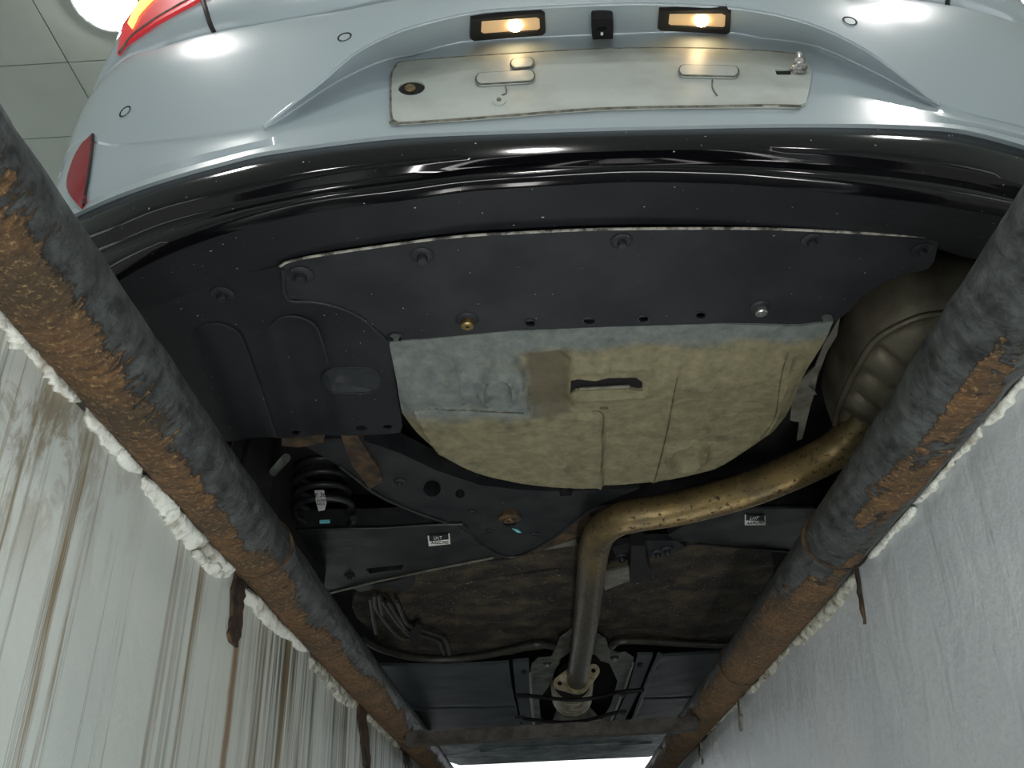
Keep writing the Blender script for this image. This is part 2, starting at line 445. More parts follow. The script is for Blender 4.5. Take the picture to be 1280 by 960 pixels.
# ================================================================== SETTING
FZ = .60                       # workshop floor
WLX, WRX = -.524, .616         # faces of the pit walls
Y0, Y1, PB = -3.2, 9.0, -1.15
CZ = 3.7
def wallbox(name, x0, x1, m):
    n = 60; V = []; Fc = []
    o = box(name, (x0, Y0, PB), (x1, Y1, .535), m, None, 'structure')
    l, h = (x0, -.546) if x0 < 0 else (.638, x1)
    box('wall_ledge', (l, Y0, .535), (h, Y1, FZ-.04), m, o)
    return o
wall_l = wallbox('wall_left', WLX-.25, WLX, M['wall_l'])
wall_r = wallbox('wall_right', WRX, WRX+.25, M['wall_r'])
box('wall_back', (WLX, Y0-.25, PB), (WRX, Y0, FZ-.045), M['wall_r'], None, 'structure')
box('wall_front', (WLX, Y1, PB), (WRX, Y1+.25, FZ-.045), M['wall_r'], None, 'structure')
floor = box('floor', (-5, -6, FZ-.04), (-.546, 13, FZ), M['floor'], None, 'structure')
floor2 = box('floor_slab', (.638, -6, FZ-.04), (5.2, 13, FZ), M['floor'], floor)
box('floor_slab', (-.546, -6, FZ-.04), (.638, Y0, FZ), M['floor'], floor)
box('floor_slab', (-.546, Y1, FZ-.04), (.638, 13, FZ), M['floor'], floor)
box('pit_floor', (WLX, Y0, PB-.1), (WRX, Y1, PB), M['floor'], floor)
# hall shell; openings in the side walls added to daylight the ceiling
for nm, xa, xb in (('wall_west', -5.2, -5), ('wall_east', 5.2, 5.4)):
    w = box(nm, (xa, -6, FZ-.04), (xb, 13, 1.7), M['roomwall'], None, 'structure')
    box('wall_lintel', (xa, -6, 3.2), (xb, 13, CZ+.1), M['roomwall'], w)
    for k in range(7):
        box('wall_pier', (xa, -6+k*3.1, 1.7), (xb, -5.6+k*3.1, 3.2), M['roomwall'], w)
box('wall_south', (-5, -6.2, FZ-.04), (5.2, -6, CZ+.1), M['roomwall'], None, 'structure')
wn = box('wall_north', (-5, 13, 3.35), (5.2, 13.2, CZ+.1), M['roomwall'], None, 'structure')
box('wall_pier', (-5, 13, FZ-.04), (-3.6, 13.2, 3.35), M['roomwall'], wn)
box('wall_pier', (3.8, 13, FZ-.04), (5.2, 13.2, 3.35), M['roomwall'], wn)
# ceiling of large boards with open joints
ceil = box('ceiling', (-5, -6, CZ+.03), (5.2, 13, CZ+.1), M['floor'], None, 'structure')
a = Pz(85, 78, CZ); b_ = Pz(65, 172, CZ)
PXS, PYS = .62, max(.3, abs(a.y-b_.y))
pm = bpy.data.meshes.new('ceiling_panel')
bm = bmesh.new(); bmesh.ops.create_cube(bm, size=1)
for v in bm.verts: v.co = Vector((v.co.x*(1.2-.006), v.co.y*(PYS-.006), v.co.z*.03))
bm.to_mesh(pm); bm.free(); pm.materials.append(M['ceil'])
x = a.x-1.2*4+.6
while x > -4.4: x -= 1.2
while x < 5.2-.55:
    y = a.y+PYS/2
    while y > -6+PYS: y -= PYS
    while y < 12.8:
        o = link('ceiling_panel', pm, ceil); o.location = (x, y, CZ+.015); y += PYS
    x += 1.2
# round ceiling lamps
LS = bpy.data.meshes
rim = lathe_mesh('rim', [(.141, 0), (.15, -.002), (.152, -.02), (.141, -.02), (.141, -.002)], M['frame'], 32)
dif = lathe_mesh('diffuser', [(.0001, -.05), (.06, -.047), (.105, -.036), (.132, -.02), (.139, -.008), (.139, -.004), (.0001, -.004)], M['lamp'], 32)
p0 = Pz(130, 12, CZ-.06)
p1 = Pz(1284, -4, CZ-.06)
lamps = [(p0.x, p0.y, 'round white ceiling lamp shining beyond the left rear corner of the car'),
         (p1.x, p1.y, 'round white ceiling lamp over the right flank of the car'),
         (.12, -1.0, 'round white ceiling lamp over the pit straight behind the car'), (-1.7, .55, 'round white ceiling lamp left of the pit, level with the bumper'),
         (2.1, .5, 'round white ceiling lamp right of the pit, level with the bumper'), (-1.7, -2.6, 'round white ceiling lamp left of the pit, furthest back'),
         (2.1, -2.6, 'round white ceiling lamp right of the pit, furthest back'), (.12, -3.6, 'round white ceiling lamp over the far rear end of the pit')]
for (lx, ly, lb) in lamps:
    t = thing('ceiling_lamp', (lx, ly, CZ), lb or 'round white ceiling lamp above the pit behind the car', 'ceiling lamp', 'round lamps on the workshop ceiling')
    for nm, me in (('lamp_rim', rim), ('lamp_diffuser', dif)):
        o = link(nm, me, t); o.matrix_parent_inverse = Matrix.Identity(4)

# ------------------------------------------------------------------ plaster along the wall tops
def strip(name, px, w, x, th, m, parent, seed, inward):
    """broken band on the wall face x: px centre line with widths w (pixels)"""
    c = spl2(px, 22); n = len(c); up = []; dn = []
    for i, (u, v) in enumerate(c):
        a = c[max(0, i-1)]; b = c[min(n-1, i+1)]; d = Vector((b[0]-a[0], b[1]-a[1])).normalized(); q = Vector((-d.y, d.x))
        ww = np.interp(i/(n-1), [0, .5, 1], w)/2
        e = min(1, .25+.9*min(i, n-1-i)/4)
        j = lambda k: 1+.45*fbm(u*.035, v*.035, seed+k, 5)+.25*fbm(u*.15, v*.15, seed+k+.5, 3)
        up.append((u+q.x*ww*e*j(0), v+q.y*ww*e*j(0)))
        dn.append((u-q.x*ww*e*j(9), v-q.y*ww*e*j(9)))
    P = [PX(u, v, x) for u, v in up+dn[::-1]]
    v2, f = tri([(p.y, p.z) for p in P], (), .006)
    def lim(yy, zz):      # mortar stops short of the pipe
        xa, rr = (-.4665, .0535) if x < 0 else (.556, .057)
        rr += .0015; dz = abs(zz-.57)
        if dz >= rr: return x+inward
        xa -= inward*.011*sin(pi*min(1, max(0, (yy-.35)/3.1)))
        return xa-inward*sqrt(rr*rr-dz*dz)
    cl_ = lambda a, b: min(a, b) if inward > 0 else max(a, b)
    fx = lambda yy, zz: (cl_(fx_(yy, zz)[0], lim(yy, zz)), yy, zz)
    bx = lambda yy, zz: (cl_(x+inward*.0004, fx(yy, zz)[0]-inward*.003), yy, zz)
    pg = [(p.y, p.z) for p in P]
    fx_ = lambda yy, zz: (x+inward*th*(.25+.55*sstep(0, .014, sdist(pg, yy, zz))+.35*fbm(yy*16, zz*16, seed)+.22*fbm(yy*70, zz*70, seed)), yy, zz)
    V, Fc = solid(v2, f, bx, fx)
    o = mk(name, V, Fc, m, parent, True, None, autos=0)
    bm = bmesh.new(); bm.from_mesh(o.data); bmesh.ops.recalc_face_normals(bm, faces=bm.faces); bm.to_mesh(o.data); bm.free()
    return o
for i, (px, w) in enumerate([([(-38, 320), (0, 385), (36, 432)], (30, 36, 46)), ([(36, 418), (66, 458), (103, 500)], (30, 36, 30)),
        ([(108, 508), (138, 545), (172, 592)], (22, 32, 14)), ([(178, 596), (218, 645), (250, 684)], (22, 32, 28)), ([(250, 678), (270, 698), (289, 714)], (26, 30, 26)), ([(240, 688), (258, 706), (276, 722)], (10, 13, 8))]):
    strip('plaster_chunk', px, w, WLX, .024, M['plaster'], wall_l, 11+i, 1)
strip('plaster_chunk', [(302, 736), (340, 776), (386, 814)], (16, 20, 12), WLX, .016, M['plaster'], wall_l, 31, 1)
strip('mortar_crust', [(388, 820), (424, 864), (442, 884)], (20, 18, 14), WLX, .014, M['plaster2'], wall_l, 32, 1)
strip('mortar_crust', [(456, 890), (480, 908), (500, 934)], (13, 14, 12), WLX, .012, M['plaster2'], wall_l, 33, 1)
strip('mortar_crust', [(512, 935), (530, 950), (545, 968)], (12, 10, 10), WLX, .008, M['plaster'], wall_l, 34, 1)
for i, (px, w, m) in enumerate([([(1322, 418), (1273, 478), (1227, 530)], (20, 26, 24), 'plaster'), ([(1225, 531), (1184, 579), (1142, 629)], (23, 21, 17), 'plaster'),
        ([(1146, 634), (1116, 664), (1088, 698)], (15, 13, 10), 'plaster'), ([(1068, 716), (1033, 760), (992, 806)], (22, 24, 18), 'plaster2'), ([(986, 808), (955, 842), (934, 866)], (16, 16, 12), 'plaster2'),
        ([(922, 872), (900, 896), (878, 918)], (13, 11, 9), 'plaster2')]):
    strip('plaster_chunk' if m == 'plaster' else 'mortar_crust', px, w, WRX, .026 if m == 'plaster' else .014, M[m], wall_r, 51+i, -1)

# ------------------------------------------------------------------ steel pipes on the pit edges
def edge_pipe(x0, z0, r, side, label, bow):
    root = thing('edge_pipe', (x0, 2.5, FZ), label, 'pipe', 'steel pipes along the pit edges')
    ys = [];  y = -2.6
    while y < 8.4:
        ys.append(y); y += .010 if .2 < y < 2.2 else (.02 if 0 < y < 4 else .08)
    seg = 72; V = []; R_ = []; UV = []
    cu = Vector((side*.77, -.63))      # towards the wall and down: the rusted flank
    for y in ys:
        xx = x0+side*bow*sin(pi*min(1, max(0, (y-.35)/3.1)))
        for k in range(seg):
            an = 2*pi*k/seg; nx, nz = cos(an), sin(an)
            cosr = nx*cu.x+nz*cu.y
            if side < 0:
                thr = -.02+.42*fbm(y*3.2, an*1.2, 1.3)+.12*sin(y*7)-.3*sstep(1.7, 2.6, y)+.10*sstep(.9, .4, y)
                rust = .5+1.1*(cosr-thr)
            else:
                far = sstep(1.55, 1.95, y)
                thr = .46+1.1*fbm(y*4.5, an*1.5, 5.1)*(1-.7*far)-.92*far-.25*sstep(.8, 1.6, y)
                rust = .5+1.1*(cosr-thr)
                if cosr > .62: rust -= 4.5*(cosr-.62)*(1-.75*far)
            rr = r+.0022*fbm(y*14, an*3, 2.)+(.0022 if rust > .5 else 0)*(.6+fbm(y*60, an*6, 3.))
            V.append((xx+nx*rr, y, z0+nz*rr)); R_.append(min(1.3, max(-.3, rust))); UV.append((y, an/(2*pi)))
    n = len(ys); Fc = []
    for i in range(n-1):
        for k in range(seg): Fc.append((i*seg+k, i*seg+(k+1) % seg, (i+1)*seg+(k+1) % seg, (i+1)*seg+k))
    Fc.append(tuple(range(seg))); Fc.append(tuple((n-1)*seg+k for k in range(seg))[::-1])
    o = mk('pipe_tube', V, [f[::-1] for f in Fc], M['pipe'], root, True, autos=0)
    at = o.data.attributes.new('rust', 'FLOAT', 'POINT'); at.data.foreach_set('value', R_)
    uvl = o.data.uv_layers.new(name='UVMap')
    li = np.empty(len(o.data.loops), dtype=np.int32); o.data.loops.foreach_get('vertex_index', li)
    uvl.data.foreach_set('uv', np.array(UV)[li].ravel())
    return root
pl = edge_pipe(-.4665, .57, .0535, -1, 'rusty black steel pipe along the left pit edge above the stained wall', .011)
pr = edge_pipe(.556, .57, .057, 1, 'rusty black steel pipe along the right pit edge above the smooth grey wall', .011)
def anchor(root, x, inward, top, bot, w, m, name='anchor_bar'):
    a = PX(*top, x); b = PX(*bot, x); h = (PX(top[0]+w, top[1], x).y-a.y)/2
    h = max(.004, abs(h))
    pts = []
    for sgn, rng in ((-1, range(13)), (1, range(12, -1, -1))):
        for k in rng:
            p = a.lerp(b, k/12); hh = h*(1-.25*k/12)*(1+.5*fbm(p.z*50, sgn*3., a.y*7))*(1 if 0 < k < 12 else .6)
            pts.append((p.y+sgn*hh, p.z))
    v2, f = tri(pts, (), .012)
    V, Fc = solid(v2, f, lambda y, z: (x+inward*.0008, y, z), lambda y, z: (x+inward*(.006+.004*fbm(y*60, z*60, 1.)), y, z))
    o = mk(name, V, Fc, m, root)
    bm = bmesh.new(); bm.from_mesh(o.data); bmesh.ops.recalc_face_normals(bm, faces=bm.faces); bm.to_mesh(o.data); bm.free()
anchor(pl, WLX, 1, (298, 716), (289, 806), 16, M['rustpart']); anchor(pl, WLX, 1, (449, 876), (458, 962), 11, M['rustpart'])
anchor(pl, WLX, 1, (506, 928), (508, 962), 8, M['steel_bar'])
anchor(pr, WRX, -1, (1071, 700), (1083, 780), 3, M['rustpart']); anchor(pr, WRX, -1, (924, 864), (928, 914), 4, M['alu']); anchor(pr, WRX, -1, (874, 912), (878, 956), 4, M['alu'])
def weld(root, x0, side, y, r, z0=.57):
    pts = []
    for k in range(26):
        an = -2.9+k*.19 if side < 0 else pi+2.9-k*.19
        j = .004*fbm(k*.7, y, 3.)
        xx = x0+side*.011*sin(pi*min(1, max(0, (y-.35)/3.1)))
        pts.append((xx+cos(an)*(r+.001), y+j+.006*sin(k*.5), z0+sin(an)*(r+.001)))
    tube('weld_bead', pts, .0045, M['rustpart'], root, 6)
for pxl, s, rt, xx, rr in (((330, 712), -1, pl, -.4665, .0535), ((1050, 700), 1, pr, .556, .057), ((890, 850), 1, pr, .556, .057)):
    d = ray(*pxl); weld(rt, xx, s, d.y*(.53/d.z), rr)
# cross bar under the pipes
t = thing('cross_bar', (.04, 3.36, .49), 'dark rusty steel cross bar between the two pit edge pipes', 'steel bar')
A, B = Pz(508, 926, .505), Pz(872, 907, .505)
def xbar(y0, y1, z0, z1):
    n = 40; V = []; Fc = []
    sec = [(y0, z0), (y1, z0), (y1, z0+.006), (y0+.006, z0+.006), (y0+.006, z1), (y0, z1)]
    for i in range(n+1):
        f = i/n; q = A.lerp(B, f)
        for (yy, zz) in sec: V.append((q.x, q.y+yy+.0012*fbm(q.x*40, yy*99), q.z+zz+.0012*fbm(q.x*40, zz*99, 4)))
    k = len(sec)
    for i in range(n):
        for j in range(k): Fc.append((i*k+j, i*k+(j+1) % k, (i+1)*k+(j+1) % k, (i+1)*k+j))
    Fc.append(tuple(range(k))); Fc.append(tuple(n*k+j for j in range(k))[::-1])
    return mk('angle_bar', V, [q[::-1] for q in Fc], M['steel_bar'], t)
xbar(-.02, .04, -.014, .026)

# ================================================================== CAR
XC = .11
car = thing('car', (XC, 3.4, FZ), 'white car parked over the inspection pit with its dark underside showing', 'car')
# ---------- rear bumper lofted over its plan curve
BY = .884
def plan(dx, W=.915, D=.35, n=2.8):
    t = min(1, abs(dx)/W); return BY+D*(1-(max(0, 1-t**n))**(1/n))
def hit(px, py, off=lambda d: 0., W=.915):
    d = ray(px, py); best = None; bg_ = 9
    prev = None
    s = .6
    while s < 2.6:
        p = d*s; dx = p.x-XC
        if abs(dx) < W:
            g = p.y-plan(dx, W)-off(dx)
            if g >= 0: return p
            if -g < bg_: bg_, best = -g, p
        s += .002
    return best
def pchip(x, y):
    x = np.array(x, float); y = np.array(y, float); o = np.argsort(x); x = x[o]; y = y[o]
    keep = np.concatenate([[True], np.diff(x) > 1e-4]); x = x[keep]; y = y[keep]
    h = np.diff(x); d = np.diff(y)/h; m = np.zeros(len(x)); m[0] = d[0]; m[-1] = d[-1]
    for i in range(1, len(x)-1):
        if d[i-1]*d[i] > 0:
            w1 = 2*h[i]+h[i-1]; w2 = h[i]+2*h[i-1]; m[i] = (w1+w2)/(w1/d[i-1]+w2/d[i])
    def f(t):
        t = min(max(t, x[0]), x[-1]); i = min(len(h)-1, max(0, int(np.searchsorted(x, t)-1))); s = (t-x[i])/h[i]
        return (2*s**3-3*s*s+1)*y[i]+(s**3-2*s*s+s)*h[i]*m[i]+(-2*s**3+3*s*s)*y[i+1]+(s**3-s*s)*h[i]*m[i+1]
    return f
dL = hit(338, 160).x-XC; dR = hit(1174, 134).x-XC
def taper(dx): return min(1., max(0., min(dx-dL, dR-dx)/.2))**.65
cols = [-1+2*i/140 for i in range(141)]
DX = [.915*np.sign(c)*(1-(1-abs(c))**1.8) for c in cols]
EXT = [1.30, 1.6]
def row(px, off=lambda d: 0., W=.915):
    P = [hit(u, v, off, W) for u, v in px]
    f = pchip([p.x-XC for p in P], [p.z for p in P])
    r = [Vector((XC+dx*W/.915, plan(dx*W/.915, W)+off(dx), f(dx))) for dx in DX]
    L = [Vector((r[0].x, y, r[0].z)) for y in EXT[::-1]]; Rr = [Vector((r[-1].x, y, r[-1].z)) for y in EXT]
    return L+r+Rr
def loft(name, rows, m, parent, back=.0, label=None, autos=28):
    n = len(rows[0]); V = [p for r in rows for p in r]; Fc = []
    for i in range(len(rows)-1):
        for k in range(n-1): Fc.append((i*n+k, i*n+k+1, (i+1)*n+k+1, (i+1)*n+k))
    return mk(name, V, Fc, m, parent, True, None, label, autos=autos)
def blend(a, b, t, push=0.):
    out = []
    for p, q in zip(a, b):
        v = p.lerp(q, t)
        if push: v = v+Vector((0, -push, 0))
        out.append(v)
    return out
PXW = [(60, 285), (105, 262), (150, 243), (210, 222), (270, 205), (330, 190), (400, 180), (470, 172), (640, 163), (750, 160), (880, 157), (1050, 155), (1180, 160), (1280, 182), (1330, 200)]
PXI = [(60, 200), (85, 192), (150, 184), (250, 173), (335, 160), (350, 150), (430, 98), (500, 72), (590, 52), (750, 44), (900, 41), (1000, 54), (1100, 95), (1165, 128), (1180, 137), (1230, 150), (1290, 165)]
PXO = [(60, 199), (85, 191), (150, 183), (250, 172), (333, 158.5), (345, 148), (400, 105), (450, 64), (520, 34), (620, 14), (750, 7), (900, 10), (1000, 28), (1080, 63), (1130, 98), (1172, 131), (1182, 135.5), (1230, 149), (1290, 164)]
PXS_ = [(95, 110), (157, 74), (200, 60), (262, 42), (330, 30), (400, 18), (500, 2), (620, -10), (750, -15), (900, -12), (1050, -6), (1190, 8), (1260, 25), (1300, 40)]
rW = row(PXW, lambda d: -.007); rW1 = row([(u, v-7) for u, v in PXW], lambda d: -.001)
rI = row(PXI, lambda d: .088*taper(d)); rI1 = row([(u, v+4*1) for u, v in PXI], lambda d: .083*taper(d))
rO = row(PXO, lambda d: -.004*taper(d)); rO1 = row([(u, v-3) for u, v in PXO], lambda d: -.008*taper(d)-.002)
rS = row(PXS_, lambda d: .018)
rWm = blend(rW1, rI1, .25, .004)
rows_w = [rW, rW1, rWm, blend(rWm, rI1, .45), rI1, rI, rO, rO1, blend(rO1, rS, .3, .006), blend(rO1, rS, .65, .01), blend(rO1, rS, .92, .006), rS]
# close the shell behind the visible skin
def backset(r, d, dz=0): return [p+Vector((0, d, dz)) for p in r]
bumper = loft('rear_bumper', [backset(rW, .05, .004)]+rows_w+[backset(rS, .06, .004)], M['white'], car, label='white rear bumper with a lens-shaped recess for the number plate', autos=16)
bv = BVHTree.FromPolygons([v.co for v in bumper.data.vertices], [tuple(p.vertices) for p in bumper.data.polygons])
def on(px, py, bvh=None):
    h, n, i, d = (bvh or bv).ray_cast(Vector((0, 0, 0)), ray(px, py).normalized())
    if h is None: return None, None
    if n.dot(h) > 0: n = -n
    return h, n
# ---------- upper body (boot lid and rear wings) above the bumper
def up_row(dz, off, W, dzc=0.):
    return [Vector((XC+(p.x-XC)*W/.915, p.y+off, p.z+dz)) for p in rS]
rU0 = [p+Vector((0, .004, .003)) for p in rS]
rows_u = [[p+Vector((0, .05, -.006)) for p in rS], rU0, up_row(.015, -.004, .912), up_row(.05, -.012, .905), up_row(.16, -.004, .895), up_row(.3, .05, .87), up_row(.42, .16, .82), up_row(.55, .6, .72)]
for r in rows_u[3:]:
    pass
upper = loft('boot_lid', rows_u, M['white'], car)
bu = BVHTree.FromPolygons([v.co for v in upper.data.vertices], [tuple(p.vertices) for p in upper.data.polygons])
def skin(name, px, bvh, m, parent, proud=.004, sink=.01, grid=0., label=None, holes=(), flip=False):
    """formed sheet lying on a body surface: px outline"""
    sp = 24. if not grid else grid
    v2, f = tri(px, holes, sp)
    pts = {}
    def get(u, v):
        if (u, v) not in pts:
            h, n = on(u, v, bvh)
            if h is None:      # just past the silhouette: nearest point of the surface
                for k in range(1, 80):
                    h, n = on(u+(700-u)*k*.002, v+(150-v)*k*.002, bvh)
                    if h is not None: break
            pts[(u, v)] = (h, n)
        return pts[(u, v)]
    lo = lambda u, v: get(u, v)[0]+get(u, v)[1]*proud
    hi = lambda u, v: get(u, v)[0]-get(u, v)[1]*sink
    V, Fc = solid(v2, f, lo, hi)
    o = mk(name, V, Fc, m, parent, True, None, label)
    bm = bmesh.new(); bm.from_mesh(o.data); bmesh.ops.recalc_face_normals(bm, faces=bm.faces); bm.to_mesh(o.data); bm.free()
    return o
def wire(name, px, bvh, r, m, parent, n=5, lift=0., closed=False, label=None):
    pts = []
    for u, v in spl2(px, n, closed):
        h, nn = on(u, v, bvh)
        if h is not None: pts.append(h+nn*lift)
    return tube(name, pts, r, m, parent, 6, closed, label)
# tail light, lit
tl = skin('tail_light', spl2([(150, 70), (157, 60), (170, 50), (200, 30), (240, 8), (268, -8)], 3)+[(230, -30), (168, -30), (160, 0), (155, 40)], bu, M['tail_red'], car, .006, .01, 14, label='lit red tail light cluster at the left rear corner')
skin('light_bar', [(165, 34), (172, 18), (180, 6), (192, -6), (206, -6), (188, 10), (176, 24), (169, 40)], bu, M['tail_hot'], tl, .010, .0, 10, label='glowing orange light bar')
wire('lens_seam', [(152, 69), (170, 46), (200, 25), (240, 2)], bu, .0022, M['grime'], tl, 6, .006)
for px in ([(249, -12), (256, 8), (262, 28), (268, 41)], [(1187, -14), (1185, -4), (1184, 6), (1186, 12)]):
    wire('boot_gap_seal', px, bu, .0045, M['rubber'], upper, 5, .0)
for rr_, nm in ((rO, 'edge_highlight_bead'), (rI, 'corner_highlight_bead')):
    seg_ = [p for p in rr_[2:-2] if dL-.01 < p.x-XC < dR+.01]
    tube(nm, [p+Vector((0, -.001 if nm == 'edge_highlight_bead' else -.002, -.0005)) for p in seg_], .0024, M['white'], bumper, 8)  # added bead in body paint, shaped to draw a highlight line
tube('panel_gap', [p+Vector((0, .003, -.002)) for p in rS[6:-6]], .0022, M['grime'], upper, 6)
# reflector
skin('reflector', spl2([(103, 262), (86, 236), (92, 205), (104, 182), (118, 168)], 4)+[(116, 190), (112, 220), (107, 256)], bv, M['red'], bumper, .004, .01, 8, label='red corner reflector')
wire('reflector_frame', [(118, 169), (116, 192), (112, 222), (106, 258)], bv, .0022, M['rubber'], bumper, 4, .003)
# parking sensors
sens = lathe_mesh('sensor', [(.0001, .0005), (.0088, .0005), (.0092, -.0003), (.0105, -.0003), (.011, .001), (.012, .0008), (.012, -.004), (.0001, -.004)], M['white'], 24, [M['white'], M['rubber']], [0, 1, 1, 1, 1, 0, 0])
for u, v in ((157, 140), (431, 47), (1062, 27)):
    h, n = on(u, v); place('parking_sensor', sens, h+n*.0006, n, bumper, 'flush round parking sensor with a dark ring')
# the recess beads are added to the shape only to catch highlights
# number plate panel
PP = spl2([(494, 86), (510, 80), (620, 72), (750, 65), (880, 64), (985, 70), (1006, 78)], 4)+spl2([(1014, 88), (1012, 110), (1006, 132)], 3)+spl2([(996, 136), (900, 136), (750, 139), (620, 149), (500, 157)], 4)+spl2([(491, 152), (489, 130), (490, 96)], 3)
hole1 = ell(515, 113.5, 17, 9.5, 20, -.06); slot = [(967, 90), (988, 90), (988, 97.5), (970, 97.5)]
panel = skin('plate_panel', PP, bv, M['panel'], bumper, .005, -.0005, 22, label='dusty bare number plate mounting panel', holes=[hole1, slot])
skin('panel_hole_shade', ell(515, 113.5, 19, 11, 18, -.06), bv, M['hole'], panel, .0012, .002, label='round black disc painting the shade of a hole')  # black disc under the opening, the hole's shade as colour
skin('panel_slot_shade', [(965, 88), (990, 88), (990, 99), (968, 99)], bv, M['hole'], panel, .0012, .002, label='black patch painting the shade of a slot')  # black patch under the opening, the slot's shade as colour
skin('tow_plug', ell(513, 112, 7, 5, 10), bv, M['brass'], panel, .003, .0, label='brass coloured socket in the hole')
wire('grime_seam', PP[:25]+[(1000, 76)], bv, .0021, M['grime'], panel, 1, .004)
wire('grime_seam', [(1000, 136), (960, 135), (900, 136), (750, 139), (620, 149), (500, 157), (491, 152), (489, 130), (490, 96), (496, 86)], bv, .0021, M['grime'], panel, 4, .004)
def stadium(cx, cy, rx, ry, rot, n=8):
    out = []
    for k in range(n+1):
        an = pi/2+pi*k/n; out.append((-rx+ry*cos(an), ry*sin(an)))
    for k in range(n+1):
        an = -pi/2+pi*k/n; out.append((rx+ry*cos(an), ry*sin(an)))
    return [(cx+a*cos(rot)-b*sin(rot), cy+a*sin(rot)+b*cos(rot)) for a, b in out]
for (cx, cy, rx, ry, rot) in ((632, 103.5, 29, 6.5, -.06), (885, 95.5, 30, 6, .02), (653, 85.5, 8, 5.5, -.1)):
    skin('embossed_rib', stadium(cx, cy, rx, ry, rot), bv, M['panel'], panel, .010, .0, 9)
    wire('grime_seam', stadium(cx, cy, rx+.6, ry+.6, rot), bv, .0012, M['grime'], panel, 1, .0085, True)
skin('dimple', ell(624, 130, 9, 6), bv, M['panel'], panel, .007, 0, 6); skin('dimple', ell(624, 130, 3, 2.2), bv, M['grime'], panel, .008, 0)
wire('grime_seam', [(632, 112), (633, 120), (626, 124)], bv, .0012, M['grime'], panel, 4, .005)
wire('grime_seam', [(890, 104), (890, 114), (896, 124)], bv, .0012, M['grime'], panel, 4, .005)
# plate screw
h, n = on(998, 94)
scr = lathe_mesh('screw', [(.0001, .030), (.004, .030), (.0055, .027), (.0045, .022), (.0075, .020), (.0085, .016), (.0075, .012), (.0115, .011), (.013, .007), (.0125, .004), (.0105, .002), (.0105, -.002)], M['bright'], 20)
place('plate_screw', scr, h+n*.004, (n+Vector((0, 0, .75))).normalized(), panel, 'bright screw with washers standing out of the panel')
# number plate lamps and camera under the ledge
for px in ([(588, 20), (676, 12), (681, 15), (682, 36), (678, 40), (592, 47), (587, 44)], [(824, 9), (908, 8), (914, 12), (913, 36), (910, 38), (826, 34), (822, 31)]):
    cx = sum(p[0] for p in px)/len(px); cy = sum(p[1] for p in px)/len(px)
    sc = lambda kx, ky, dx=0, dy=0: [(cx+dx+(u-cx)*kx, cy+dy+(v-cy)*ky) for u, v in px]
    lm = skin('plate_lamp', px, bv, M['rubber'], bumper, .006, .004, 14, holes=[sc(.78, .62, 2, -2)], label='black framed number plate lamp, lit amber')
    skin('lamp_lens', sc(.8, .66, 2, -2), bv, M['amber'], lm, .004, .002, 10)
    skin('bulb', [(cx+3+9*cos(i*pi/6), cy-2+6.5*sin(i*pi/6)) for i in range(12)], bv, M['bulb'], lm, .007, .0, 8, label='glowing filament')
cm = skin('reversing_camera', spl2([(739, 16), (744, 13), (760, 13), (766, 16), (766, 34), (763, 42), (744, 43), (740, 36)], 3, True), bv, M['rubber'], bumper, .014, .004, 8, label='small black reversing camera')
h, n = on(752, 26)
lens = lathe_mesh('lens', [(.0001, .003), (.003, .0026), (.005, .001), (.0062, .002), (.0075, .0015), (.0085, -.004), (.0001, -.004)], M['gloss'], 20)
place('camera_lens', lens, h+n*.0150, n, cm)
skin('lens_glint', ell(752, 29, 1.8, 1.8, 8), bv, M['sticker'], cm, .0185, -.012)  # white dot painted as a glint on the lens

# ---------- gloss black lower valance
PXR1 = [(80, 310), (130, 290), (200, 262), (300, 238), (400, 217), (500, 205), (620, 196), (750, 190), (880, 188), (1000, 190), (1100, 197), (1200, 210), (1290, 235)]
PXV = [(85, 330), (140, 305), (220, 275), (310, 254), (400, 236), (500, 222), (620, 208), (750, 200), (880, 199), (1000, 204), (1100, 212), (1200, 226), (1290, 248)]
PXR2 = [(100, 355), (150, 328), (230, 296), (320, 266), (400, 250), (500, 236), (620, 223), (750, 214), (880, 213), (1000, 219), (1100, 229), (1200, 243), (1290, 262)]
PXL = [(110, 372), (152, 342), (230, 304), (330, 274), (400, 259), (500, 246), (600, 233), (750, 224), (900, 224), (1000, 231), (1100, 241), (1230, 260), (1300, 275)]
g0 = row([(u, v+1) for u, v in PXW], lambda d: .003); g1 = row(PXR1, lambda d: -.010); gv = row(PXV, lambda d: .004); g2 = row(PXR2, lambda d: -.004); g3 = row(PXL, lambda d: .006)
valance = loft('rear_valance', [backset(g0, .04, .02), g0, blend(g0, g1, .5, .003), blend(g0, g1, .85, .0015), g1, blend(g1, gv, .3, .0012), blend(g1, gv, .7, -.001), gv, blend(gv, g2, .4, .0), blend(gv, g2, .8, .0025), g2, blend(g2, g3, .5, .002), g3, backset(g3, .012, .002)], M['gloss'], car, label='gloss black valance across the foot of the bumper', autos=60)
# its matt underside
PXU = [(150, 385), (260, 354), (350, 332), (420, 315), (560, 296), (760, 284), (1000, 284), (1172, 294), (1215, 306), (1330, 330)]
lipf = pchip([p.x for p in g3[2:-2]], [p.y for p in g3[2:-2]]); lipz = pchip([p.x for p in g3[2:-2]], [p.z for p in g3[2:-2]])
U = [Pz(u, v, .868) for u, v in PXU]; uf = pchip([p.x for p in U], [p.y for p in U])
un0 = [p+Vector((0, .010, .0015)) for p in g3[2:-2]]
un1 = [Vector((p.x, uf(p.x)+.03, .868)) for p in g3[2:-2]]
un2 = [p+Vector((0, .0, .03)) for p in un1]
und = loft('bumper_underside', [un0, blend(un0, un1, .15), blend(un0, un1, .5), blend(un0, un1, .85), un1, un2], M['matte_side'], car, label='dark underside of the rear bumper')

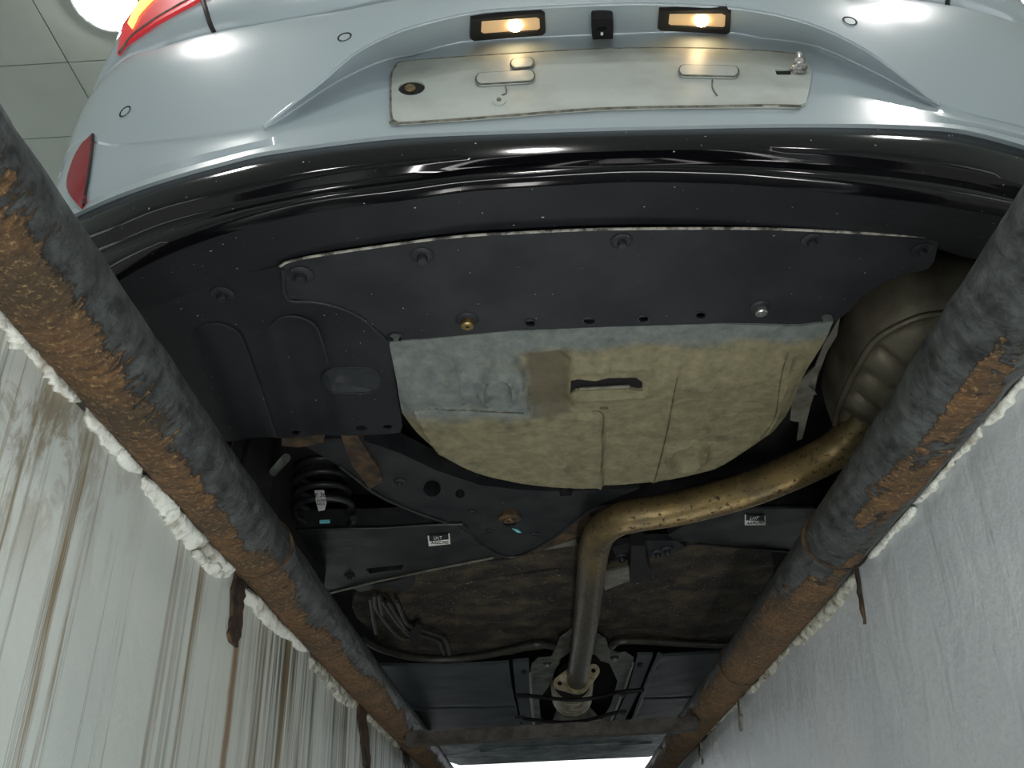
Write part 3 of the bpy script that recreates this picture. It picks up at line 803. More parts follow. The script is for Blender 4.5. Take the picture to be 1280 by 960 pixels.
# ---------- undercovers
ZC = .856
bolt_me = lathe_mesh('bolt', [(.0001, .009), (.0045, .009), (.0055, .0075), (.0055, .003), (.0075, .003), (.0105, .0025), (.0125, .001), (.0125, -.003), (.0001, -.003)], M['matte'], 18, [M['steel_black'], M['matte']], [0]*4+[1]*4)
hex_me = lathe_mesh('hex', [(.003, .006), (.003, .013), (.0075, .013), (.009, .0115), (.009, .004), (.0135, .003), (.016, .0008), (.016, -.003), (.0001, -.003)], M['brass'], 18, [M['brass'], M['matte']], [0, 0, 0, 0, 1, 1, 1, 1])
shiny_me = lathe_mesh('shiny', [(.0001, .008), (.003, .008), (.0035, .012), (.007, .012), (.0085, .0105), (.0085, .004), (.0135, .003), (.0155, .0008), (.0155, -.003), (.0001, -.003)], M['bright'], 18, [M['bright'], M['matte']], [0, 0, 0, 0, 0, 1, 1, 1, 1])
def zmain(x, y): return ZC-.004
MAIN = spl2([(350, 333), (365, 327), (420, 317), (560, 297.5), (660, 291), (760, 287), (900, 286), (1000, 288), (1172, 297)], 4)+[(1173, 303), (1168, 326)]+spl2([(1160, 336), (1110, 350), (1080, 370), (1062, 388), (1048, 400)], 4)+spl2([(1040, 407), (1000, 409), (950, 404), (850, 406), (750, 409), (640, 413), (560, 421), (500, 431)], 4)+spl2([(486, 428), (470, 412), (450, 395), (420, 382), (390, 376), (359, 373)], 4)
mh = [(494, 422, 8, 4.5), (663, 404, 6, 4), (736.5, 401, 7, 4), (804.5, 398.5, 6, 4), (876, 394.5, 6, 4), (1034, 398, 8, 5)]
main = plate('undercover', MAIN, zmain, .004, M['matte'], car, [ell(a, b, c, d, 12) for a, b, c, d in mh], .03,
             relief=lambda x, y: .0015*fbm(x*5, y*5), label='wide black plastic undercover behind the bumper')
edge = [Pz(u, v, ZC-.005) for u, v in spl2([(350, 333), (365, 326), (420, 316), (560, 297), (660, 290.5), (760, 286.5), (900, 285.5), (1000, 287.5), (1170, 296.5)], 5)]
tube('chipped_edge', edge, .0022, mat('chipped_white_edge', (62, 62, 60), (170, 168, 158), scale=40, rough=.7, lo=.42, hi=.56), main, 6, label='pale chipped rear edge')
tube('step_edge', [Pz(u, v, ZC-.004) for u, v in spl2([(353, 336), (359, 373), (390, 377), (420, 383), (450, 396), (470, 413), (487, 429)], 5)], .0035, M['matte'], main, 8)
for a, b, c, d in mh:
    tube('hole_rim', [Pz(u, v, ZC-.0045) for u, v in ell(a, b, c+.8, d+.8, 12)], .0013, M['steel_black'], main, 6, True)
for (u, v, sc) in ((376, 343, 1.25), (528, 319, 1.15), (777, 301, 1.05), (1014, 300, 1.0), (1152, 312, 1.0)):
    place('clip_bolt', bolt_me, Pz(u, v, ZC-.004), (0, 0, -1), main, spin=u, scale=(sc*1.3, sc*1.3, sc*1.3))
place('hex_bolt', hex_me, Pz(584, 399, ZC-.004), (0, 0, -1), main, 'brass coloured hollow bolt head', scale=(1.25, 1.25, 1.25))
place('hex_bolt', shiny_me, Pz(950, 384, ZC-.004), (0, 0, -1), main, 'bright steel bolt head', scale=(1.2, 1.2, 1.2))
# small dome plinths of the two hollow bolts are in the bolt meshes
LEFTP = spl2([(120, 392), (180, 374), (260, 353), (349, 333)], 4)+spl2([(360, 373), (390, 376), (420, 382), (450, 395), (470, 412), (488, 430)], 3)+[(493, 470), (503, 533)]+spl2([(500, 541), (470, 543), (400, 546), (330, 549), (280, 552)], 3)+[(220, 552), (130, 420)]
lobe = lambda cx, cy, px_, py_: 0
def lrelief(x, y):
    r = .0012*fbm(x*5, y*5, 3.)
    for (A_, B_, W_) in LOBES:
        # channel running forward from A_ : half-round head then straight
        ax, ay = A_; dx = x-(ax+(y-ay)*B_); d = abs(dx) if y > ay else hypot(dx, y-ay)
        r += .005*(1-sstep(W_*.62, W_, d))
    return r
LOBES = []
for (u, v, u2, v2_, w) in ((277, 420, 320, 545, 33), (370, 412, 400, 545, 34)):
    a = Pz(u, v, ZC); b = Pz(u2, v2_, ZC); e = Pz(u+w, v, ZC); LOBES.append(((a.x, a.y), (b.x-a.x)/(b.y-a.y), e.x-a.x))
left = plate('side_undercover', LEFTP, ZC, .004, M['matte_side'], car, [ell(370, 541.5, 6, 2.6, 10), ell(452, 535, 7, 3, 10), ell(484.5, 533.5, 6, 2.6, 10), stadium(439.5, 475.5, 21, 16, -.02, 6)], .014, relief=lrelief, label='black plastic side undercover with two pressed channels')
place('clip_bolt', bolt_me, Pz(278, 367, ZC), (0, 0, -1), left, scale=(1.5, 1.5, 1.5))
for px in ([(245, 416), (252, 408), (265, 404), (280, 406), (297, 415), (306, 432), (322, 475), (345, 545)], [(337, 408), (348, 398), (362, 395), (380, 398), (395, 408), (402, 425), (410, 455)]):
    tube('channel_edge', [Pz(u, v, ZC+.0005) for u, v in spl2(px, 5)], .0024, M['matte'], left, 8)
# scoop in the oval opening
sc_o = [Pz(u, v, ZC) for u, v in stadium(439.5, 475.5, 21, 16, -.02, 8)]
V = list(sc_o); n = len(V); cpt = sum(V, Vector())/n
V += [p.lerp(cpt, .1)+Vector((0, 0, .003+.020*sstep(cpt.x+.05, cpt.x-.05, p.x))) for p in sc_o] + [cpt+Vector((.0, 0, .012))]
Fc = [(i, (i+1) % n, n+(i+1) % n, n+i) for i in range(n)]+[(n+i, n+(i+1) % n, 2*n) for i in range(n)]
mk('scoop', V, Fc, mat('scoop_plastic', (56, 60, 62), rough=.3), left, label='oval scooped recess')
tube('scoop_rim', sc_o, .0018, M['matte'], left, 6, True)

# ---------- spare wheel well
TR = [(486, 428), (540, 424), (640, 414), (760, 409), (900, 405), (1000, 408), (1042, 402)]+spl2([(1032, 425), (1015, 455), (1004, 478), (994, 505), (984, 526)], 3)+spl2([(968, 546), (940, 565), (900, 589), (850, 602), (800, 608.5), (750, 611.5), (700, 611), (640, 604), (590, 592), (550, 572), (522, 548), (502, 522)], 4)+[(496, 480)]
ty0 = Pz(760, 412, .85).y
def ztray(x, y):
    return .850-.034*sstep(ty0-.01, ty0+.16, y)
def X_(u, v): p = Pf(u, v, ztray); return p.x, p.y
FEAT = dict(slot=[X_(716, 470), X_(803, 490)], ring1=(X_(622, 491), X_(644, 491)), ring2=(X_(858, 570), X_(882, 570)))
poly_sheet = [X_(*p) for p in [(516, 514), (560, 511), (660, 514), (700, 518), (755, 520), (752, 612), (690, 611), (640, 604), (590, 592), (548, 572)]]
poly_rec = [X_(*p) for p in [(640, 447), (700, 440), (716, 452), (716, 512), (662, 516), (652, 470)]]
poly_sq = [X_(*p) for p in [(833, 553), (888, 553), (884, 583), (828, 585)]]
poly_rt = [X_(*p) for p in [(852, 450), (1000, 440), (985, 470), (975, 520), (960, 545), (830, 552)]]
rim_poly = [X_(*p) for p in TR]
def trelief(x, y):
    r = .0016*fbm(x*9, y*9)+.0006*fbm(x*40, y*40)
    r -= .007*sstep(-.003, .003, sdist(poly_sheet, x, y))
    r += .011*sstep(-.003, .008, sdist(poly_rec, x, y))
    r -= .003*sstep(-.002, .003, sdist(poly_sq, x, y))
    r -= .002*sstep(-.003, .003, sdist(poly_rt, x, y))
    for k in ('ring1', 'ring2'):
        (cx, cy), (ex, ey) = FEAT[k]; R0 = ex-cx; d = hypot((x-cx), (y-cy)*.62)
        r += -.010*exp(-((d-R0*.92)/(.005))**2)+.008*(1-sstep(R0*.55, R0*.8, d))
    # bead lines
    for (a, b) in BEADS:
        t = max(0, min(1, ((x-a[0])*(b[0]-a[0])+(y-a[1])*(b[1]-a[1]))/((b[0]-a[0])**2+(b[1]-a[1])**2)))
        r -= .0045*exp(-(hypot(x-a[0]-t*(b[0]-a[0]), y-a[1]-t*(b[1]-a[1]))/.003)**2)
    # slot recess lips
    (sx0, sy0), (sx1, sy1) = FEAT['slot']; cx, cy = (sx0+sx1)/2, (sy0+sy1)/2
    d = max(abs(x-cx)-(sx1-sx0)/2, abs(y-cy)-abs(sy1-sy0)/2-.004)
    r -= .006*exp(-((d-.008)/.007)**2)
    # rolled rim
    e = sdist(rim_poly, x, y); yy = sstep(ty0+.05, ty0+.2, y)
    r += .012*yy*(1-sstep(0, .02, e))
    return r
BEADS = [(X_(752, 515), X_(750, 610)), (X_(848, 455), X_(818, 604)), (X_(572, 430), X_(580, 505)), (X_(990, 445), X_(962, 545))]
slot_px = [(714, 478), (722, 474), (745, 476), (760, 472), (795, 472), (803, 477), (803, 488), (798, 489), (786, 486), (760, 487), (720, 489), (713, 495)]
well = plate('spare_wheel_well', TR, ztray, .003, M['tray'], car, [slot_px, ell(755, 510, 6, 2.4, 8)], .0075, relief=trelief, label='round spare wheel well coated in tan road dirt', top=.96)
for px in ([(549, 572), (530, 540), (517, 516), (522, 513), (560, 511), (655, 514)], [(753, 610), (752, 560), (754, 520), (748, 514), (740, 514)], [(817, 604), (830, 553), (846, 470)], [(985, 440), (976, 470), (968, 520), (950, 548)]):
    tube('sealed_seam', [Pf(u, v, ztray)+Vector((0, 0, trelief(*X_(u, v))-.0002)) for u, v in spl2(px, 6)], .0013, M['seam'], well, 6)
# black plate inside the slot, the shade of its depth put into colour
plate('slot_shade', slot_px, lambda x, y: ztray(x, y)+.006, .02, M['hole'], well, label='black plate painting the shade inside the slot')
plate('slot_tab', [(724, 485.5), (787, 482.5), (787, 485), (724, 488)], lambda x, y: ztray(x, y)+.001, .003, M['alu'], well)

# ---------- dark floor pan above everything
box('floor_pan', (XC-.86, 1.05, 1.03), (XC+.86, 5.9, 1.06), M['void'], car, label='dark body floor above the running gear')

# ---------- muffler
MZ = .845
mo = spl2([(1044, 530), (1050, 505), (1068, 466), (1092, 428), (1122, 408), (1160, 394), (1230, 388)], 4)+spl2([(1310, 395), (1340, 440), (1310, 500), (1240, 560), (1160, 590), (1090, 575), (1052, 553)], 4)
mo = [Pz(u, v, MZ) for u, v in mo]
moxy = [(p.x, p.y) for p in mo]
mcx = sum(p[0] for p in moxy)/len(moxy); mcy = sum(p[1] for p in moxy)/len(moxy)
ra = Pz(1075, 480, MZ); rb = Pz(1062, 545, MZ)
def mlow(x, y):
    d = max(0, sdist(moxy, x, y)-.006)
    b = -.055*(1-(1-min(1, d/.085))**2)
    along = (y-min(p[1] for p in moxy))/(max(p[1] for p in moxy)-min(p[1] for p in moxy))
    # cross ribs on the front two thirds
    w = sstep(Pz(1100, 446, .8).y, Pz(1100, 458, .8).y, y)*sstep(.0, .012, d)
    b += .022*w*(1-abs(sin((y-.35*(x-mcx))*pi/.078)))**1.5
    return (x, y, MZ+b)
def mup(x, y): return (x, y, MZ+.004)
v2, f = tri(moxy, (), .008)
V, Fc = solid(v2, f, mlow, mup)
muf = mk('muffler', V, Fc, M['muffler'], car, True, None, 'dull steel rear muffler with pressed ribs', autos=60)
# upper half: bulging side wall
V = []; Fc = []; n = len(moxy)
for (sc, dz) in ((1.0, 0), (1.02, .01), (1.05, .045), (1.045, .09), (.98, .13), (.8, .155), (.4, .165)):
    for (x, y) in moxy: V.append((mcx+(x-mcx)*sc-(.0), mcy+(y-mcy)*sc, MZ+.003+dz))
for i in range(6):
    for k in range(n): Fc.append((i*n+k, i*n+(k+1) % n, (i+1)*n+(k+1) % n, (i+1)*n+k))
Fc.append(tuple(6*n+k for k in range(n)))
o = mk('muffler_shell', V, Fc, M['muffler'], muf, True, autos=0)
bm = bmesh.new(); bm.from_mesh(o.data); bmesh.ops.recalc_face_normals(bm, faces=bm.faces); bm.to_mesh(o.data); bm.free()
tube('muffler_seam', [Vector((x, y, MZ)) for x, y in moxy], .0065, M['muffler'], muf, 8, True)
# ---------- exhaust pipe
EZ = .80
def pr_(px, py, z, w): q = Pz(px, py, z); return q, w/2*q.dot(CF)/F
ex = [(1085, 520, .84, 44), (1062, 547, .82, 46), (1035, 568, EZ, 46), (990, 590, EZ, 46), (940, 610, EZ, 45), (890, 625, EZ, 44), (840, 637, EZ, 43), (800, 643, EZ, 42), (772, 650, EZ, 41), (752, 664, EZ, 40), (743, 686, EZ, 38), (739, 715, EZ, 36), (735, 755, EZ, 33), (730, 795, EZ, 30), (725, 825, EZ+.01, 28), (721, 850, EZ+.02, 26)]
pts = [pr_(*e) for e in ex]
pc = spline([p for p, r in pts], 6); rc = []
for i in range(len(pts)-1):
    for k in range(6): rc.append(pts[i][1]+(pts[i+1][1]-pts[i][1])*k/6)
rc.append(pts[-1][1]); rmean = .040
exo = tube('exhaust_pipe', pc, [rmean*.5+.5*r for r in rc], M['exhaust'], car, 28, label='bent exhaust pipe tinted brown by heat')
endp = pc[-1]; rend = .5*rmean+.5*rc[-1]
# pipe flange
fo = []
A_, B_ = Vector((-.072, -.010)), Vector((.072, .034))
for k in range(40):
    an = 2*pi*k/40; best = None
    fo.append(None)
def hull(circs, n=48):
    out = []
    for k in range(n):
        d = Vector((cos(2*pi*k/n), sin(2*pi*k/n))); c, r = max(circs, key=lambda q: q[0].dot(d)+q[1]); out.append(tuple(c+d*r))
    return out
fo = hull([(Vector((0, 0)), rend+.016), (A_, .026), (B_, .026)])
v2, f = tri(fo, [ell(A_.x, A_.y, .010, .010, 12), ell(B_.x, B_.y, .010, .010, 12)])
V, Fc = solid(v2, f, lambda x, z: (endp.x+x, endp.y-.006, endp.z+z), lambda x, z: (endp.x+x, endp.y+.006, endp.z+z))
fl = mk('pipe_flange', V, Fc, M['cream'], exo, label='cream coloured two-bolt flange')
bm = bmesh.new(); bm.from_mesh(fl.data); bmesh.ops.recalc_face_normals(bm, faces=bm.faces); bm.to_mesh(fl.data); bm.free()
# flexible bellows
bp = []
for k in range(6):
    h = k*.06; bp += [(.086, h), (.098, h+.010), (.099, h+.026), (.088, h+.032), (.086, h+.052)]
bel = lathe_mesh('bellows', [(.0001, -.06), (.066, -.06), (.080, -.04), (.080, -.01)]+bp+[(.08, .37), (.07, .42), (.0001, .42)], M['bellow'], 36, [M['bellow'], M['void']], [1, 1, 1, 1]+[0, 0, 1, 1, 1]*6+[1, 1])  # grooves and ends coloured dark, painting the shade between the rings
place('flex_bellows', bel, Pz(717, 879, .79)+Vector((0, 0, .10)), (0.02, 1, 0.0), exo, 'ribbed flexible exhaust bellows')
plate('hanger_bracket', [(752, 716), (786, 709), (787, 726), (756, 738)], .82, .006, M['alu'], exo, label='pale sheet metal hanger bracket')
plate('hanger_rubber', [(789, 682), (806, 682), (808, 700), (814, 716), (812, 726), (788, 729), (786, 715), (789, 700)], .825, .05, M['rubber'], exo)
for u, v in ((777, 695), (822, 690), (834, 686)):
    place('hanger_bolt', bolt_me, Pz(u, v, .862), (0, 0, -1), exo, scale=(1.6, 1.6, 2))
plate('hanger_plate', [(765, 684), (800, 676), (846, 676), (858, 684), (840, 693), (800, 698), (772, 702)], .864, .02, M['steel_black'], exo)
# ---------- heat shield flap right of the well
plate('heat_shield_flap', [(1050, 398), (1046, 420), (1034, 440), (1022, 470), (1018, 492), (1012, 512), (1003, 548), (996, 551), (999, 528), (988, 526), (990, 500), (1000, 476), (1018, 458), (1030, 430)], lambda x, y: .845, .003, M['alu'], car, grid=.02, relief=lambda x, y: .004*fbm(x*14, y*14), label='bent aluminium heat shield beside the muffler')
plate('shield_clip', [(1010, 484), (1018, 488), (1021, 494), (1014, 492)], .835, .004, M['bright'], car)

# ---------- rear subframe
SUB = [(372, 552), (440, 547), (470, 556), (500, 566), (545, 588), (600, 606), (650, 612), (700, 614), (760, 611), (800, 611), (770, 622), (745, 633), (720, 650), (690, 673), (660, 690), (640, 695), (622, 692), (600, 678), (575, 658), (540, 645), (505, 632), (470, 615), (445, 596), (420, 580)]
sub = plate('rear_subframe', SUB, .875, .05, M['steel_black'], car, [ell(540, 611, 11, 10.5, 16), ell(575, 617, 6, 6, 12), [(699, 613), (716, 613), (714, 620), (700, 620)], ell(637, 647, 12, 11.5, 16)], .022, relief=lambda x, y: .003*fbm(x*12, y*12), label='black pressed steel rear subframe')
tube('rolled_edge', [Pz(u, v, .873) for u, v in spl2([(424, 582), (445, 598), (470, 617), (505, 634), (540, 647), (575, 660), (600, 680), (622, 693), (640, 696), (660, 691), (690, 674), (720, 651), (747, 634), (790, 628)], 5)], .0045, M['steel_black'], sub, 8)
bush = lathe_mesh('bush', [(.012, -.01), (.013, .006), (.026, .006), (.030, .004), (.030, -.03), (.012, -.03)], M['rustpart'], 24)
place('bush', bush, Pz(637, 647, .872), (0, 0, -1), sub, 'rusty bush with a worn bolt')
for u, v, z, q_ in ((500, 602, .873, 1.2), (472, 596, .873, 1.0), (612, 664, .873, 1.0), (668, 668, .873, 1.0), (590, 640, .873, .8)):
    place('subframe_bolt', bolt_me, Pz(u, v, z), (0, 0, -1), sub, scale=(q_, q_, q_))
hx = lathe_mesh('hexnut', [(.006, 0), (.006, .008), (.012, .008), (.013, .006), (.013, -.02)], M['brass'], 6)
place('bush_bolt', hx, Pz(636, 648, .872), (0, 0, -1), sub)
plate('paint_mark', [(640, 661), (646, 662), (652, 666), (647, 666)], .872, .002, M['blue'], sub, label='blue paint mark')
plate('rear_brace', [(655, 686), (690, 668), (720, 648), (736, 640), (742, 655), (728, 668), (700, 678), (668, 692)], .885, .02, M['rustpart'], car, grid=.02, relief=lambda x, y: .006*fbm(x*20, y*20))
plate('rear_brace', [(640, 696), (668, 690), (720, 674), (722, 682), (660, 690), (620, 694)], .89, .02, M['alu'], car)
dg = plate('rusty_link', [(426, 545), (446, 545), (474, 586), (478, 604), (462, 612), (440, 580)], .865, .03, M['rustpart'], car, grid=.015, relief=lambda x, y: .006*fbm(x*25, y*25), label='rust covered diagonal suspension link')
plate('rusty_bracket', [(352, 548), (406, 545), (404, 553), (392, 558), (372, 561), (352, 557)], .866, .02, M['rustpart'], car, grid=.015, relief=lambda x, y: .004*fbm(x*25, y*25))
tg = plate('toe_link', [(442, 597), (456, 596), (500, 622), (545, 640), (556, 650), (540, 652), (500, 634), (458, 610)], .89, .03, M['steel_black'], car, [stadium(457, 607, 12, 2.6, .62, 4)])
tube('drop_link', [Pz(322, 610, .93), Pz(340, 592, .92), Pz(358, 572, .90)], .010, M['shield'], car, 10)
# ---------- lower control arms
def arm(px, lip, px_under, name_label):
    a = plate('control_arm', px, .872, .055, M['steel_black'], car, px_under, .03, relief=lambda x, y: .003*fbm(x*9, y*9), label=name_label)
    tube('arm_lip', [Pz(u, v, .869) for u, v in spl2(lip, 6)], .0045, M['steel_black'], a, 8)
    return a
arml = arm(spl2([(335, 668), (372, 663), (420, 661), (480, 660), (540, 656), (580, 656)], 3)+spl2([(600, 678), (622, 692), (640, 696)], 2)+spl2([(600, 702), (540, 712), (470, 726), (400, 742), (370, 748)], 3),
           [(360, 664), (420, 661), (480, 660), (540, 656), (578, 655)], [[(457, 711), (505, 705), (502, 711), (462, 717)]], 'black pressed steel lower arm below the coil spring')
tube('arm_lip', [Pz(u, v, .868) for u, v in [(410, 742), (470, 727), (540, 712), (616, 697)]], .004, M['alu'], arml, 8)
place('arm_bolt', bolt_me, Pz(437, 720, .871), (0, 0, -1), arml, scale=(1.3, 1.3, 1.3))
plate('arm_flange', [(440, 735), (500, 725), (516, 716), (519, 728), (508, 738), (494, 741), (492, 732), (450, 740)], .885, .01, M['steel_black'], car)
armr = arm(spl2([(835, 668), (860, 655), (900, 640), (930, 635), (980, 634), (1040, 634)], 3)+[(1050, 690)]+spl2([(985, 689), (930, 684), (880, 680), (845, 676)], 3), [(925, 634.5), (980, 634), (1040, 634)], [], 'black pressed steel lower arm beside the exhaust pipe')
tube('arm_lip', [Pz(u, v, .868) for u, v in [(870, 680), (930, 685), (1000, 690)]], .004, M['steel_black'], armr, 8)
def sticker(corners, parent, z, t1, t2, rz):
    p = [Pz(u, v, z) for u, v in corners]
    v2, f = tri([(q.x, q.y) for q in p]); V, Fc = solid(v2, f, lambda x, y: (x, y, z), lambda x, y: (x, y, z+.001))
    st = mk('sticker', V, Fc, M['sticker'], parent, False, label='white printed sticker')
    tl_, tr_, br_, bl_ = p
    q = lambda a, b: tl_.lerp(tr_, a).lerp(bl_.lerp(br_, a), b)
    pts = [q(.06, -.02), q(.94, -.02), q(.94, .52), q(.06, .52)]
    v2, f = tri([(k.x, k.y) for k in pts]); V, Fc = solid(v2, f, lambda x, y: (x, y, z-.0004), lambda x, y: (x, y, z+.0002))
    mk('sticker_band', V, Fc, M['matte'], st, False)
    w = (tr_-tl_).length; hh = (bl_-tl_).length
    e = (pi, 0, -rz)
    text_mesh('sticker_lettering', t1, hh*.42, M['sticker'], st, q(.45, .27)+Vector((0, 0, -.0008)), e, width=w*.36)
    text_mesh('sticker_code', t2, hh*.36, M['hole'], st, q(.52, .74)+Vector((0, 0, -.0008)), e, width=w*.78)
sticker([(534.5, 670), (562, 667), (563, 680), (536, 683)], arml, .8685, 'LH.T', 'AA2C.F00', -.1)
sticker([(931, 643.5), (957, 645), (957, 656.5), (931, 656.5)], armr, .8685, 'LH7', 'AA9C.P07', .05)
# ---------- coil spring
sy = Pz(405, 648, .875).y+.02
b0 = PY(405, 650, sy); t0 = PY(399, 566, sy)
sr0 = (PY(443, 640, sy).x-PY(367, 640, sy).x)/2-.003
pts = []; N = 5*26; turns = 5.0
for i in range(N+1):
    f_ = i/N; c = b0.lerp(t0, f_); an = 2*pi*turns*f_; rr = sr0*(1-.22*f_)
    pts.append(Vector((c.x+rr*cos(an), c.y+rr*sin(an), c.z)))
sp = tube('coil_spring', pts, .0085, M['steel_black'], car, 12, label='black coil spring')
d_ = ray(400, 625); q = d_*((sy-sr0-.010)/d_.y)
def on_y(u, v, y): return PY(u, v, y)
yy = sy-sr0-.010
for px, m, nm in (([(393, 613), (405, 612.5), (408, 628), (405.5, 637), (398, 638.5), (395, 628)], 'sticker', 'spring_tag'), ([(399.5, 650), (412, 649.5), (412, 653.5), (399.5, 654)], 'blue', 'paint_mark')):
    v2, f = tri([tuple((lambda p: (p.x, p.z))(on_y(u, v, yy))) for u, v in px]); V, Fc = solid(v2, f, lambda x, z: (x, yy, z), lambda x, z: (x, yy+.003, z))
    o = mk(nm, V, Fc, M[m], sp, False, label='white paper tag on the spring' if m == 'sticker' else 'light blue paint mark')
p = on_y(400.5, 619, yy-.0006); text_mesh('tag_lettering', 'E 36', .016, M['hole'], sp, p, (pi/2, 0, 0))
p = on_y(401, 628, yy-.0006); text_mesh('tag_lettering', '55330\nAA10', .009, M['hole'], sp, p, (pi/2, 0, 0))
# ---------- fuel tank
TK = spl2([(440, 760), (460, 715), (490, 705), (560, 700), (640, 700), (700, 680), (780, 676), (860, 682), (960, 690), (955, 760), (900, 800), (850, 801), (780, 800), (690, 806), (640, 812), (560, 824), (500, 815), (468, 790)], 3, True)
tk = plate('fuel_tank', TK, .90, .10, M['tankm'], car, grid=.03, relief=lambda x, y: .012*fbm(x*4, y*4)+.005*fbm(x*16, y*16)-.012*sstep(2.75, 3.1, y), label='dusty black fuel tank')
for px in ([(520, 800), (560, 770), (620, 752), (680, 752)], [(800, 800), (860, 770), (900, 745)], [(500, 725), (560, 728), (620, 722), (700, 712)]):
    tube('tank_rib', [Pz(u, v, .898) for u, v in spl2(px, 5)], .010, M['tankm'], tk, 8)
# lines along the tank
for i, px in enumerate([[(463, 748), (466, 770), (470, 792)], [(474, 744), (475, 755), (478, 768)], [(468, 744), (470, 760), (488, 785), (502, 797), (512, 799)],
    [(482, 738), (494, 752), (502, 780), (514, 795)][:0] or [(477, 750), (496, 777), (510, 792), (514, 795)], [(485, 752), (502, 778), (512, 789), (545, 800), (550, 805), (555, 818)], [(496, 752), (506, 775), (516, 784), (550, 795), (558, 802), (562, 818)]]):
    tube('brake_line', [Pz(u, v, .866) for u, v in spl2(px, 5)], .0065, M['line'], car, 8)
plate('line_clip', [(512, 790), (522, 779), (528, 783), (520, 812), (514, 806)], .858, .012, M['rubber'], car)
ha = tube('hose', [Pz(u, v, .868) for u, v in spl2([(455, 800), (480, 812), (520, 822), (560, 824), (600, 820), (640, 812), (670, 805), (692, 808)], 5)], .014, M['line'], car, 10)
tube('hose', [Pz(u, v, .868) for u, v in spl2([(764, 808), (772, 802), (800, 801), (850, 804), (900, 806), (940, 806)], 5)], .014, M['line'], car, 10)
# ---------- tunnel heat shield and floor covers
tz = .872; TX = Pz(718, 880, .83).x+.01; TYa = Pz(720, 820, .87).y; TYb = Pz(720, 832, .87).y
def zsh(x, y): return tz+.15*sstep(.085, .03, abs(x-TX))*sstep(TYa, TYb, y)+.03*sstep(.07, .02, abs(x-TX))
SH = [(664, 875), (663, 839), (665, 829), (673, 822.5), (689, 821.5), (694, 810), (700, 796.5), (717, 793), (747, 793), (757, 798), (763, 813), (774, 816), (782, 815), (792, 821.5), (791, 829), (780, 863), (766, 896), (760, 907), (752, 905), (700, 909), (679, 904), (668, 911)]
sh = plate('tunnel_heat_shield', SH, tz, .002, M['shield'], car, [[(686, 858), (696, 832), (708, 826), (745, 825), (762, 830), (772, 852), (764, 880), (752, 900), (690, 903), (676, 898), (674, 874)]], grid=.022, relief=lambda x, y: zsh(x, y)-tz+.004*fbm(x*14, y*8), label='scalloped sheet metal heat shield round the bellows')
box('tunnel_shade', (Pz(690, 850, .93).x-.05, Pz(690, 820, .9).y, 1.0), (Pz(770, 850, .93).x+.05, Pz(690, 920, .9).y, 1.02), M['void'], sh)  # dark sheet above the cut-out, standing in for the arch's deep shade
for px in ([(663, 842), (664, 875), (668, 911), (679, 904)], [(791, 829), (780, 863), (766, 896), (760, 907), (753, 904)]):
    tube('shield_edge', [Pz(u, v, tz-.004) for u, v in px], .006, M['alu'], sh, 8)
for u, v in ((684, 829), (768, 822)): place('shield_bolt', shiny_me, Pz(u, v, tz-.002), (0, 0, -1), sh, scale=(1.2, 1.2, 1.2))
for px in ([(645, 869), (663, 870), (690, 873), (720, 875), (750, 871), (775, 865), (805, 862)], [(648, 897), (668, 900), (700, 903), (730, 901), (760, 893), (782, 889)]):
    r_ = tube('stay_rod', [Pz(u, v, .775) for u, v in spl2(px, 6)], .0085, M['rubber'], car, 8)
for u, v in ((779, 867), (650, 897), (778, 890)): place('rod_clip', bolt_me, Pz(u, v, .768), (0, 0, -1), sh, scale=(1.8, 1.8, 1.8))
CVL = [(470, 832), (560, 833), (636, 829), (640, 860), (652, 912), (560, 921), (520, 905)]
CVR = [(826, 821), (870, 818), (930, 815), (920, 860), (840, 908), (788, 908), (806, 862)]
def crel(*segs):
    def f(x, y):
        r = .002*fbm(x*6, y*6)
        for a, b in segs:
            t = max(0, min(1, ((x-a[0])*(b[0]-a[0])+(y-a[1])*(b[1]-a[1]))/((b[0]-a[0])**2+(b[1]-a[1])**2)))
            r += .012*exp(-(hypot(x-a[0]-t*(b[0]-a[0]), y-a[1]-t*(b[1]-a[1]))/.012)**2)
        return r
    return f
q2 = lambda u, v: (lambda p: (p.x, p.y))(Pz(u, v, .866))
cl = plate('floor_cover', CVL, .866, .012, M['cover'], car, grid=.022, relief=crel((q2(520, 885), q2(645, 883))), label='flat dark grey floor cover left of the tunnel')
cr = plate('floor_cover', CVR, .866, .012, M['cover'], car, grid=.022, relief=crel((q2(802, 873), q2(900, 870))), label='flat dark grey floor cover right of the tunnel')
plate('tunnel_strip', [(641, 828), (661, 826), (663, 866), (645, 867)], .868, .012, M['cover'], car, [ell(655, 840, 4, 3, 8)])
plate('tunnel_strip', [(646, 874), (663, 873), (667, 911), (654, 913)], .868, .012, M['cover'], car)
plate('tunnel_strip', [(797, 819), (816, 819), (800, 860), (785, 862)], .868, .012, M['cover'], car, [ell(800, 831, 4, 3, 8)])
plate('tunnel_strip', [(783, 868), (798, 866), (778, 906), (765, 906)], .868, .012, M['cover'], car)
tube('cover_rib', [Pz(u, v, .862) for u, v in [(824, 818), (812, 845), (788, 908)]], .009, M['cover'], cr, 8)
# ---------- front undershield
fs = plate('front_undershield', [(540, 918), (860, 905), (845, 935), (812, 946), (700, 951), (575, 957), (548, 948)], .88, .012, M['front'], car, [], .05, relief=lambda x, y: .006*fbm(x*6, y*3), label='blue grey front undershield beyond the cross bar')
tube('shield_crease', [Pz(u, v, .877) for u, v in [(600, 938), (640, 935), (760, 930), (815, 927)]], .012, M['front'], fs, 8)

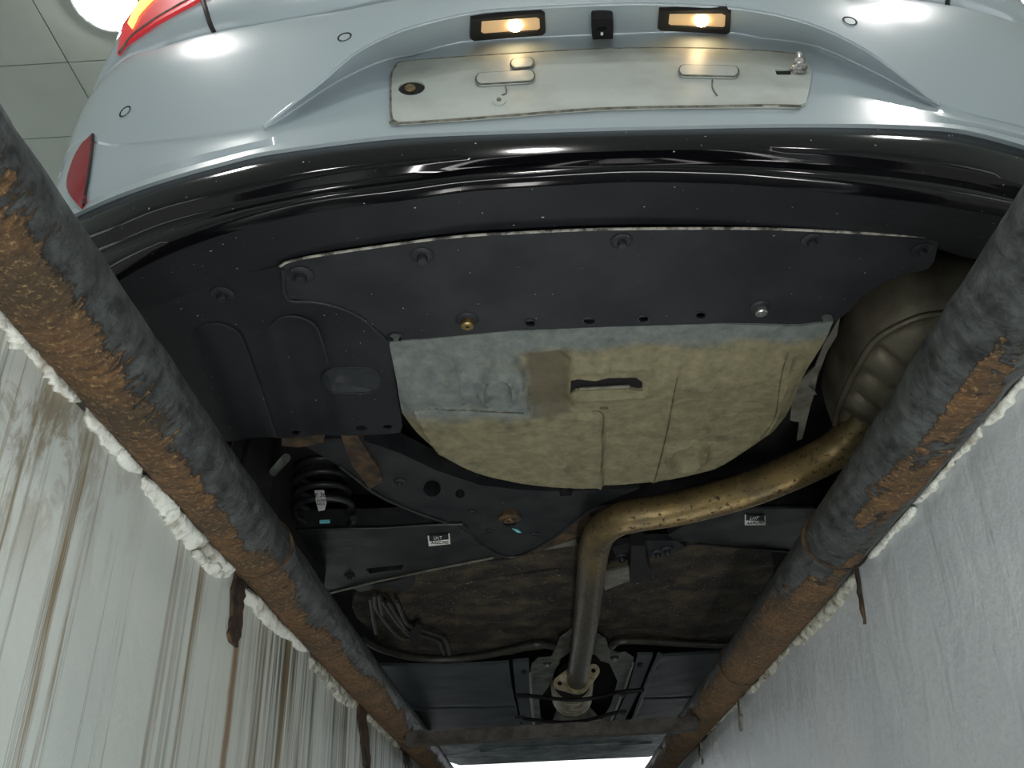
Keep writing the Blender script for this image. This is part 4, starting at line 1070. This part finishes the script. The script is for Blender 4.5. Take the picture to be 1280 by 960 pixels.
# ---------- wheels
tyre = lathe_mesh('tyre', [(.20, -.085), (.26, -.098), (.292, -.09), (.305, -.072), (.308, -.03), (.303, -.026), (.303, -.018), (.308, -.014), (.308, .014), (.303, .018), (.303, .026), (.308, .03), (.305, .072), (.292, .09), (.26, .098), (.20, .085)], M['tyre'], 48)
rimm = lathe_mesh('rim', [(.0001, .05), (.05, .055), (.06, .04), (.17, .05), (.195, .085), (.205, .088), (.2, -.085), (.18, -.05), (.0001, -.05)], M['wheel'], 40)
for (wx, wy, ax) in ((XC-.80, 2.16, -1), (XC+.80, 2.16, 1), (XC-.80, 4.75, -1), (XC+.80, 4.75, 1)):
    w = place('wheel', tyre, (wx, wy, FZ+.308), (ax, 0, 0), car)
    o = link('wheel_rim', rimm, w)
    w.matrix_parent_inverse = Matrix.Translation(-car.location)
# ---------- body sides, roof and nose (behind and above what the lens sees)
def side(x, s):
    ol = [(1.5, 1.02), (1.74, 1.02)]
    for k in range(13):
        an = pi-pi*k/12; ol.append((2.16+.37*cos(an), .93+.37*sin(an)))
    ol += [(2.55, .83), (4.36, .83)]
    for k in range(13):
        an = pi-pi*k/12; ol.append((4.75+.37*cos(an), .93+.37*sin(an)))
    ol += [(5.15, .85), (5.85, .9), (5.9, 1.2), (4.9, 1.35), (1.5, 1.42)]
    v2, f = tri(ol)
    V, Fc = solid(v2, f, lambda y, z: (x-.012, y, z), lambda y, z: (x+.012, y, z))
    o = mk('body_side', V, Fc, M['white'], car, False)
    bm = bmesh.new(); bm.from_mesh(o.data); bmesh.ops.recalc_face_normals(bm, faces=bm.faces); bm.to_mesh(o.data); bm.free()
side(XC-.895, -1); side(XC+.895, 1)
RS = [(1.3, 1.75), (1.9, 2.0), (3.0, 2.05), (4.2, 1.6), (5.6, 1.35), (5.9, 1.1), (5.92, .9)]
V = []; Fc = []
for (y, z) in RS:
    for k in range(9):
        a = -1+2*k/8; V.append((XC+.88*a*(1-.25*max(0, (z-1.4))/.6), y, z-.05*a*a))
for i in range(len(RS)-1):
    for k in range(8): Fc.append((i*9+k, i*9+k+1, (i+1)*9+k+1, (i+1)*9+k))
mk('roof_and_bonnet', V, Fc, M['white'], car, True, autos=0)
